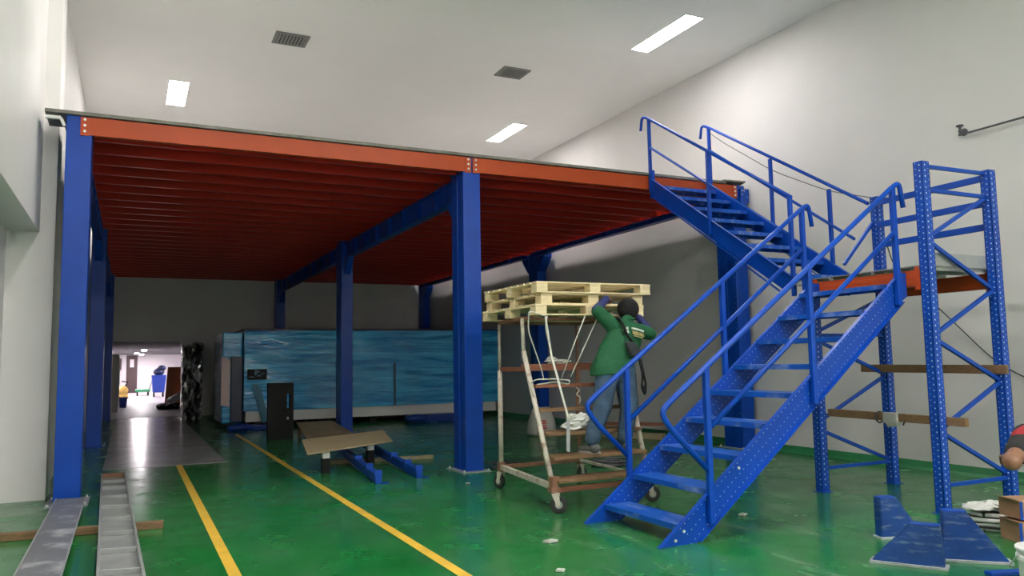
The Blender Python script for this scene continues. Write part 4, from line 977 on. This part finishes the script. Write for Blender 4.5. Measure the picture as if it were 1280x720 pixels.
m = MB(); m.prism([V((1.84, 18.58, .55)), V((2.02, 18.57, .50)), V((2.03, 18.57, 1.55)), V((1.85, 18.58, 1.62))], (0, .015, 0)); m.build('film_highlight', PINK, MC)  # pink strip painted in as a reflection on the plastic
m = MB(); m.box(2.04, 2.28, 18.50, 18.6, .18, 1.62); m.build('control_panel', DARKB, MC, bevel=.01)
m = MB(); m.prism([V((2.46, y0 - .065, 1.0)), V((2.62, y0 - .065, .98)), V((2.86, y0 - .065, .15)), V((2.68, y0 - .065, .15))], (0, .012, 0)); m.build('teal_strap', STRAP, MC)
m = MB(); m.box(2.36, 2.78, y0 - .062, y0 - .05, 1.10, 1.33); m.m = 1
for a, b, c, d in ((2.52, 2.56, 1.20, 1.31), (2.58, 2.66, 1.17, 1.20), (2.66, 2.73, 1.22, 1.25), (2.40, 2.50, 1.15, 1.17), (2.56, 2.62, 1.25, 1.29)): m.box(a, b, y0 - .066, y0 - .061, c, d)
m.build('printed_mark', [BLACK, STRAP], MC)
m = MB(); m.box(1.95, 2.75, 18.05, 18.38, 0, .12); m.ell((2.2, 18.1, .08), (.3, .12, .09)); tag(voxel(m.build('film_bundle', BUNDLE, loc=(2.3, 18.2, 0)), .03, 3), 'low heap of blue film at the left foot of the wrapped machine', 'film')
m = MB(); m.box(5.95, 7.15, 17.75, 18.2, 0, .19); m.ell((6.1, 17.8, .11), (.28, .18, .1)); tag(voxel(m.build('film_bundle', BUNDLE, loc=(6.5, 18, 0)), .03, 3), 'low blue wrapped bundle on the floor in front of the machine, right of the column', 'film')
# black pallet on edge
t = thing('plastic_pallet', 'black plastic pallet standing on edge with two slots, in front of the machine', 'pallet', (2.63, 15.6, 0))
m = MB(); y0_, y1_ = 15.55, 15.70
m.box(2.39, 2.735, y0_, y1_, 0, 1.07); m.box(2.80, 2.86, y0_, y1_, 0, 1.07)
for a, b in ((0, .36), (.42, .58), (.86, 1.07)): m.box(2.735, 2.80, y0_, y1_, a, b)
m.build('pallet_deck', BLACK, t)
for xx in (2.40, 2.58, 2.76):
    m = MB(); m.box(xx, xx + .09, y1_, y1_ + .08, 0, .12); m.box(xx, xx + .09, y1_, y1_ + .08, .48, .58); m.box(xx, xx + .09, y1_, y1_ + .08, .95, 1.06); m.build('pallet_foot', BLACK, t)
# film-wrapped crate by the passage
t = thing('wrapped_crate', 'tall crate in creased silver and black film beside the passage opening', 'crate', (1.75, 23.3, 0))
m = MB(); n = 14; random.seed(3)
def crz(i, k): return random.uniform(-.035, .035)
cols = [(1.30, 23.0)] ; per = []
for i in range(9): per.append((1.30 + .50 * i / 8, 22.95, 1))
for i in range(1, 6): per.append((1.80, 22.97 + .9 * i / 5, 1))
for i in range(1, 9): per.append((1.80 - .50 * i / 8, 23.87, 0))
for i in range(1, 5): per.append((1.30, 23.87 - .92 * i / 5, 1))
R = []
for k in range(n + 1):
    z = .0 + 2.02 * k / n
    R.append([V((x + crz(0, 0) * w, y + crz(0, 0) * (1.4 if w else .2), z - (.06 * math.sin(i * 1.1) if k == n else 0))) for i, (x, y, w) in enumerate(per)])
m.rings(R, True, False); m.build('film', FOIL, t)

# passage room goods
t = thing('storage_cabinet', 'grey white cabinet at the left side of the bright passage', 'cabinet', (-.62, 29.4, 0))
m = MB(); m.box(-1.3, -.30, 28.4, 30.4, 0, 1.85); m.build('carcass', FRAME, t, bevel=.02)
m = MB(); m.box(-.30, -.285, 28.5, 30.3, .1, 1.75); m.build('door', FARW, t)
t = thing('wall_panel', 'dark framed panel high on the passage end wall, left of the brown door', 'panel', (-.55, 49.9, 1.6))
m = MB(); m.box(-.95, -.40, 49.9, 49.98, 1.3, 1.95); m.build('frame', DOORB, t); m = MB(); m.box(-.88, -.47, 49.88, 49.9, 1.37, 1.6); m.box(-.88, -.47, 49.88, 49.9, 1.66, 1.88); m.build('pane', FARW, t)
t = thing('floor_machine', 'small yellow floor machine near the left side of the passage', 'machine', (-.25, 41, 0))
m = MB(); m.ell((-.27, 41, .38), (.26, .3, .22)); m.cyl((-.27, 41, 0), (-.27, 41, .25), .28, .24); m.build('body', YEL, t); m = MB(); m.tube([(-.2, 41, .5), (-.05, 41.3, .75), (-.3, 41.3, .8)], .03); m.build('handle', BLACK, t)
t = thing('small_bin', 'small dark blue bin at the left side of the passage floor', 'bin', (-.17, 31.6, 0))
m = MB(); m.cyl((-.17, 31.6, 0), (-.17, 31.6, .36), .11, .14); m.build('bin_body', BINB, t, bevel=.01); m = MB(); m.torus((-.17, 31.6, .36), .14, .012); m.build('rim', BINB, t)
t = thing('wheeled_bin', 'blue wheeled tub in the middle of the bright passage', 'bin', (1.3, 42, 0))
m = MB(); m.hexa([(1.05, 41.6, .22), (1.55, 41.6, .22), (1.55, 42.4, .22), (1.05, 42.4, .22), (.98, 41.5, 1.05), (1.62, 41.5, 1.05), (1.62, 42.5, 1.05), (.98, 42.5, 1.05)]); m.build('tub', BINB, t, bevel=.03)
for sx in (1.1, 1.5):
    for sy in (41.7, 42.3): m = MB(); m.cyl((sx - .03, sy, .11), (sx + .03, sy, .11), .11); m.build('wheel', BLACK, t)
m = MB(); m.ell((1.3, 42, 1.2), (.25, .3, .2)); m.ell((1.42, 41.9, 1.38), (.2, .2, .14)); tag(m.build('dark_sack', DARKB, loc=(1.3, 42, 1.05)), 'dark sack piled on top of the blue wheeled tub', 'sack')
t = thing('platform_trolley', 'green flat platform trolley beside the blue tub in the passage', 'trolley', (.62, 44.5, 0))
m = MB(); m.box(.30, .98, 44, 45.2, .20, .32); m.build('deck', TRGREEN, t, bevel=.02)
m = MB(); m.tube([(.95, 44.1, .3), (1.12, 44.1, 1.0), (1.12, 45.1, 1.0), (.95, 45.1, .3)], .025); m.build('handle', GALV, t)
for sx in (.4, .9):
    for sy in (44.2, 45.0): m = MB(); m.cyl((sx - .03, sy, .1), (sx + .03, sy, .1), .1); m.build('wheel', BLACK, t)
for k, (xa_, xb_, m_, lb) in enumerate(((1.22, 1.50, ORB, 'orange brown board leaning at the right of the passage, nearest'), (1.34, 1.68, ORB, 'orange brown board leaning behind another at the right of the passage'))):
    m = MB(); yb = 31.4 + k * .5; m.prism([V((xa_ - .04 + k * .2, yb, .002)), V((xb_ - .08 + k * .2, yb, .002)), V((xb_ + .1 + k * .1, yb + .35, 1.42)), V((xa_ + .06 + k * .1, yb + .35, 1.42))], (0, .04, 0)); tag(m.build('leaning_board', m_, loc=(xa_, yb, 0)), lb, 'board')
m = MB()
for i in range(6): m.ell((1.00 + .10 * i, 29.2 + .2 * (i % 3), .08 + .03 * (i % 2)), (.16, .3, .09), Matrix.Rotation(i, 3, 'Z'))
tag(voxel(m.build('rubbish_heap', BLACK, loc=(1.5, 29.3, 0)), .03, 2), 'dark heap of rubbish sheets on the passage floor beside the crate', 'rubbish')
m = MB()
for i in range(5): m.ell((1.32 + .1 * i, 29.9 + .15 * (i % 2), .25 + .06 * i), (.15, .2, .1), Matrix.Rotation(i * 1.3, 3, 'Z'))
tag(voxel(m.build('white_sheeting', BAGW, loc=(1.7, 29.9, .2)), .03, 2), 'crumpled white sheeting on the heap at the right of the passage', 'sheeting')
m = MB(); m.ell((1.95, 31.2, 1.15), (.16, .2, .3)); m.ell((1.98, 31.2, .9), (.14, .2, .2)); m.cyl((1.98, 31.2, 0), (1.98, 31.2, .9), .1); tag(voxel(m.build('sheeted_roll', BAGW, loc=(1.97, 31.2, 0)), .03, 2), 'white covered roll standing behind the crate in the passage', 'roll')
def plamp(x, y, label):
    t = thing('passage_light', label, 'ceiling light', (x, y, 2.17), 'passage ceiling lights')
    m = MB(); m.box(x - .11, x + .11, y - .65, y + .65, 2.14, 2.17); m.build('housing', FRAME, t)
    m = MB(); m.box(x - .09, x + .09, y - .62, y + .62, 2.128, 2.14); m.build('diffuser', DIFFC, t)
plamp(.55, 36.5, 'brighter lit tube on the passage ceiling, on the right'); plamp(.33, 44.0, 'smaller lit tube further along the passage ceiling, on the left'); plamp(.6, 48.0, 'lit tube at the far end of the passage ceiling')
plamp(2.6, 41.0, 'lit tube over the right side of the passage room'); plamp(-1.2, 41.0, 'lit tube over the left side of the passage room')

# ------------------------------------------------------------------ camera, world, view
cd = bpy.data.cameras.new('camera'); cam = bpy.data.objects.new('camera', cd); COL.objects.link(cam)
F, yaw, pit, rol = 981.728, .453169, .0933377, -.0176389
f = V((math.sin(yaw) * math.cos(pit), math.cos(yaw) * math.cos(pit), math.sin(pit))); r = V((math.cos(yaw), -math.sin(yaw), 0)); u = r.cross(f)
r2 = r * math.cos(rol) + u * math.sin(rol); u2 = -r * math.sin(rol) + u * math.cos(rol)
M = Matrix((r2, u2, -f)).transposed().to_4x4(); M.translation = V((0, 0, 1.4)); cam.matrix_world = M
cd.sensor_width = 36; cd.lens = F * 36 / 1280; cd.clip_end = 200; cd.clip_start = .05
SC.camera = cam
w = bpy.data.worlds.new('world'); SC.world = w; w.use_nodes = True
w.node_tree.nodes['Background'].inputs['Color'].default_value = (.6, .65, .7, 1); w.node_tree.nodes['Background'].inputs['Strength'].default_value = .0
SC.view_settings.view_transform = 'Standard'; SC.view_settings.look = 'None'
SC.view_settings.exposure = 1.75; SC.view_settings.gamma = 1.0; SC.view_settings.use_curve_mapping = False
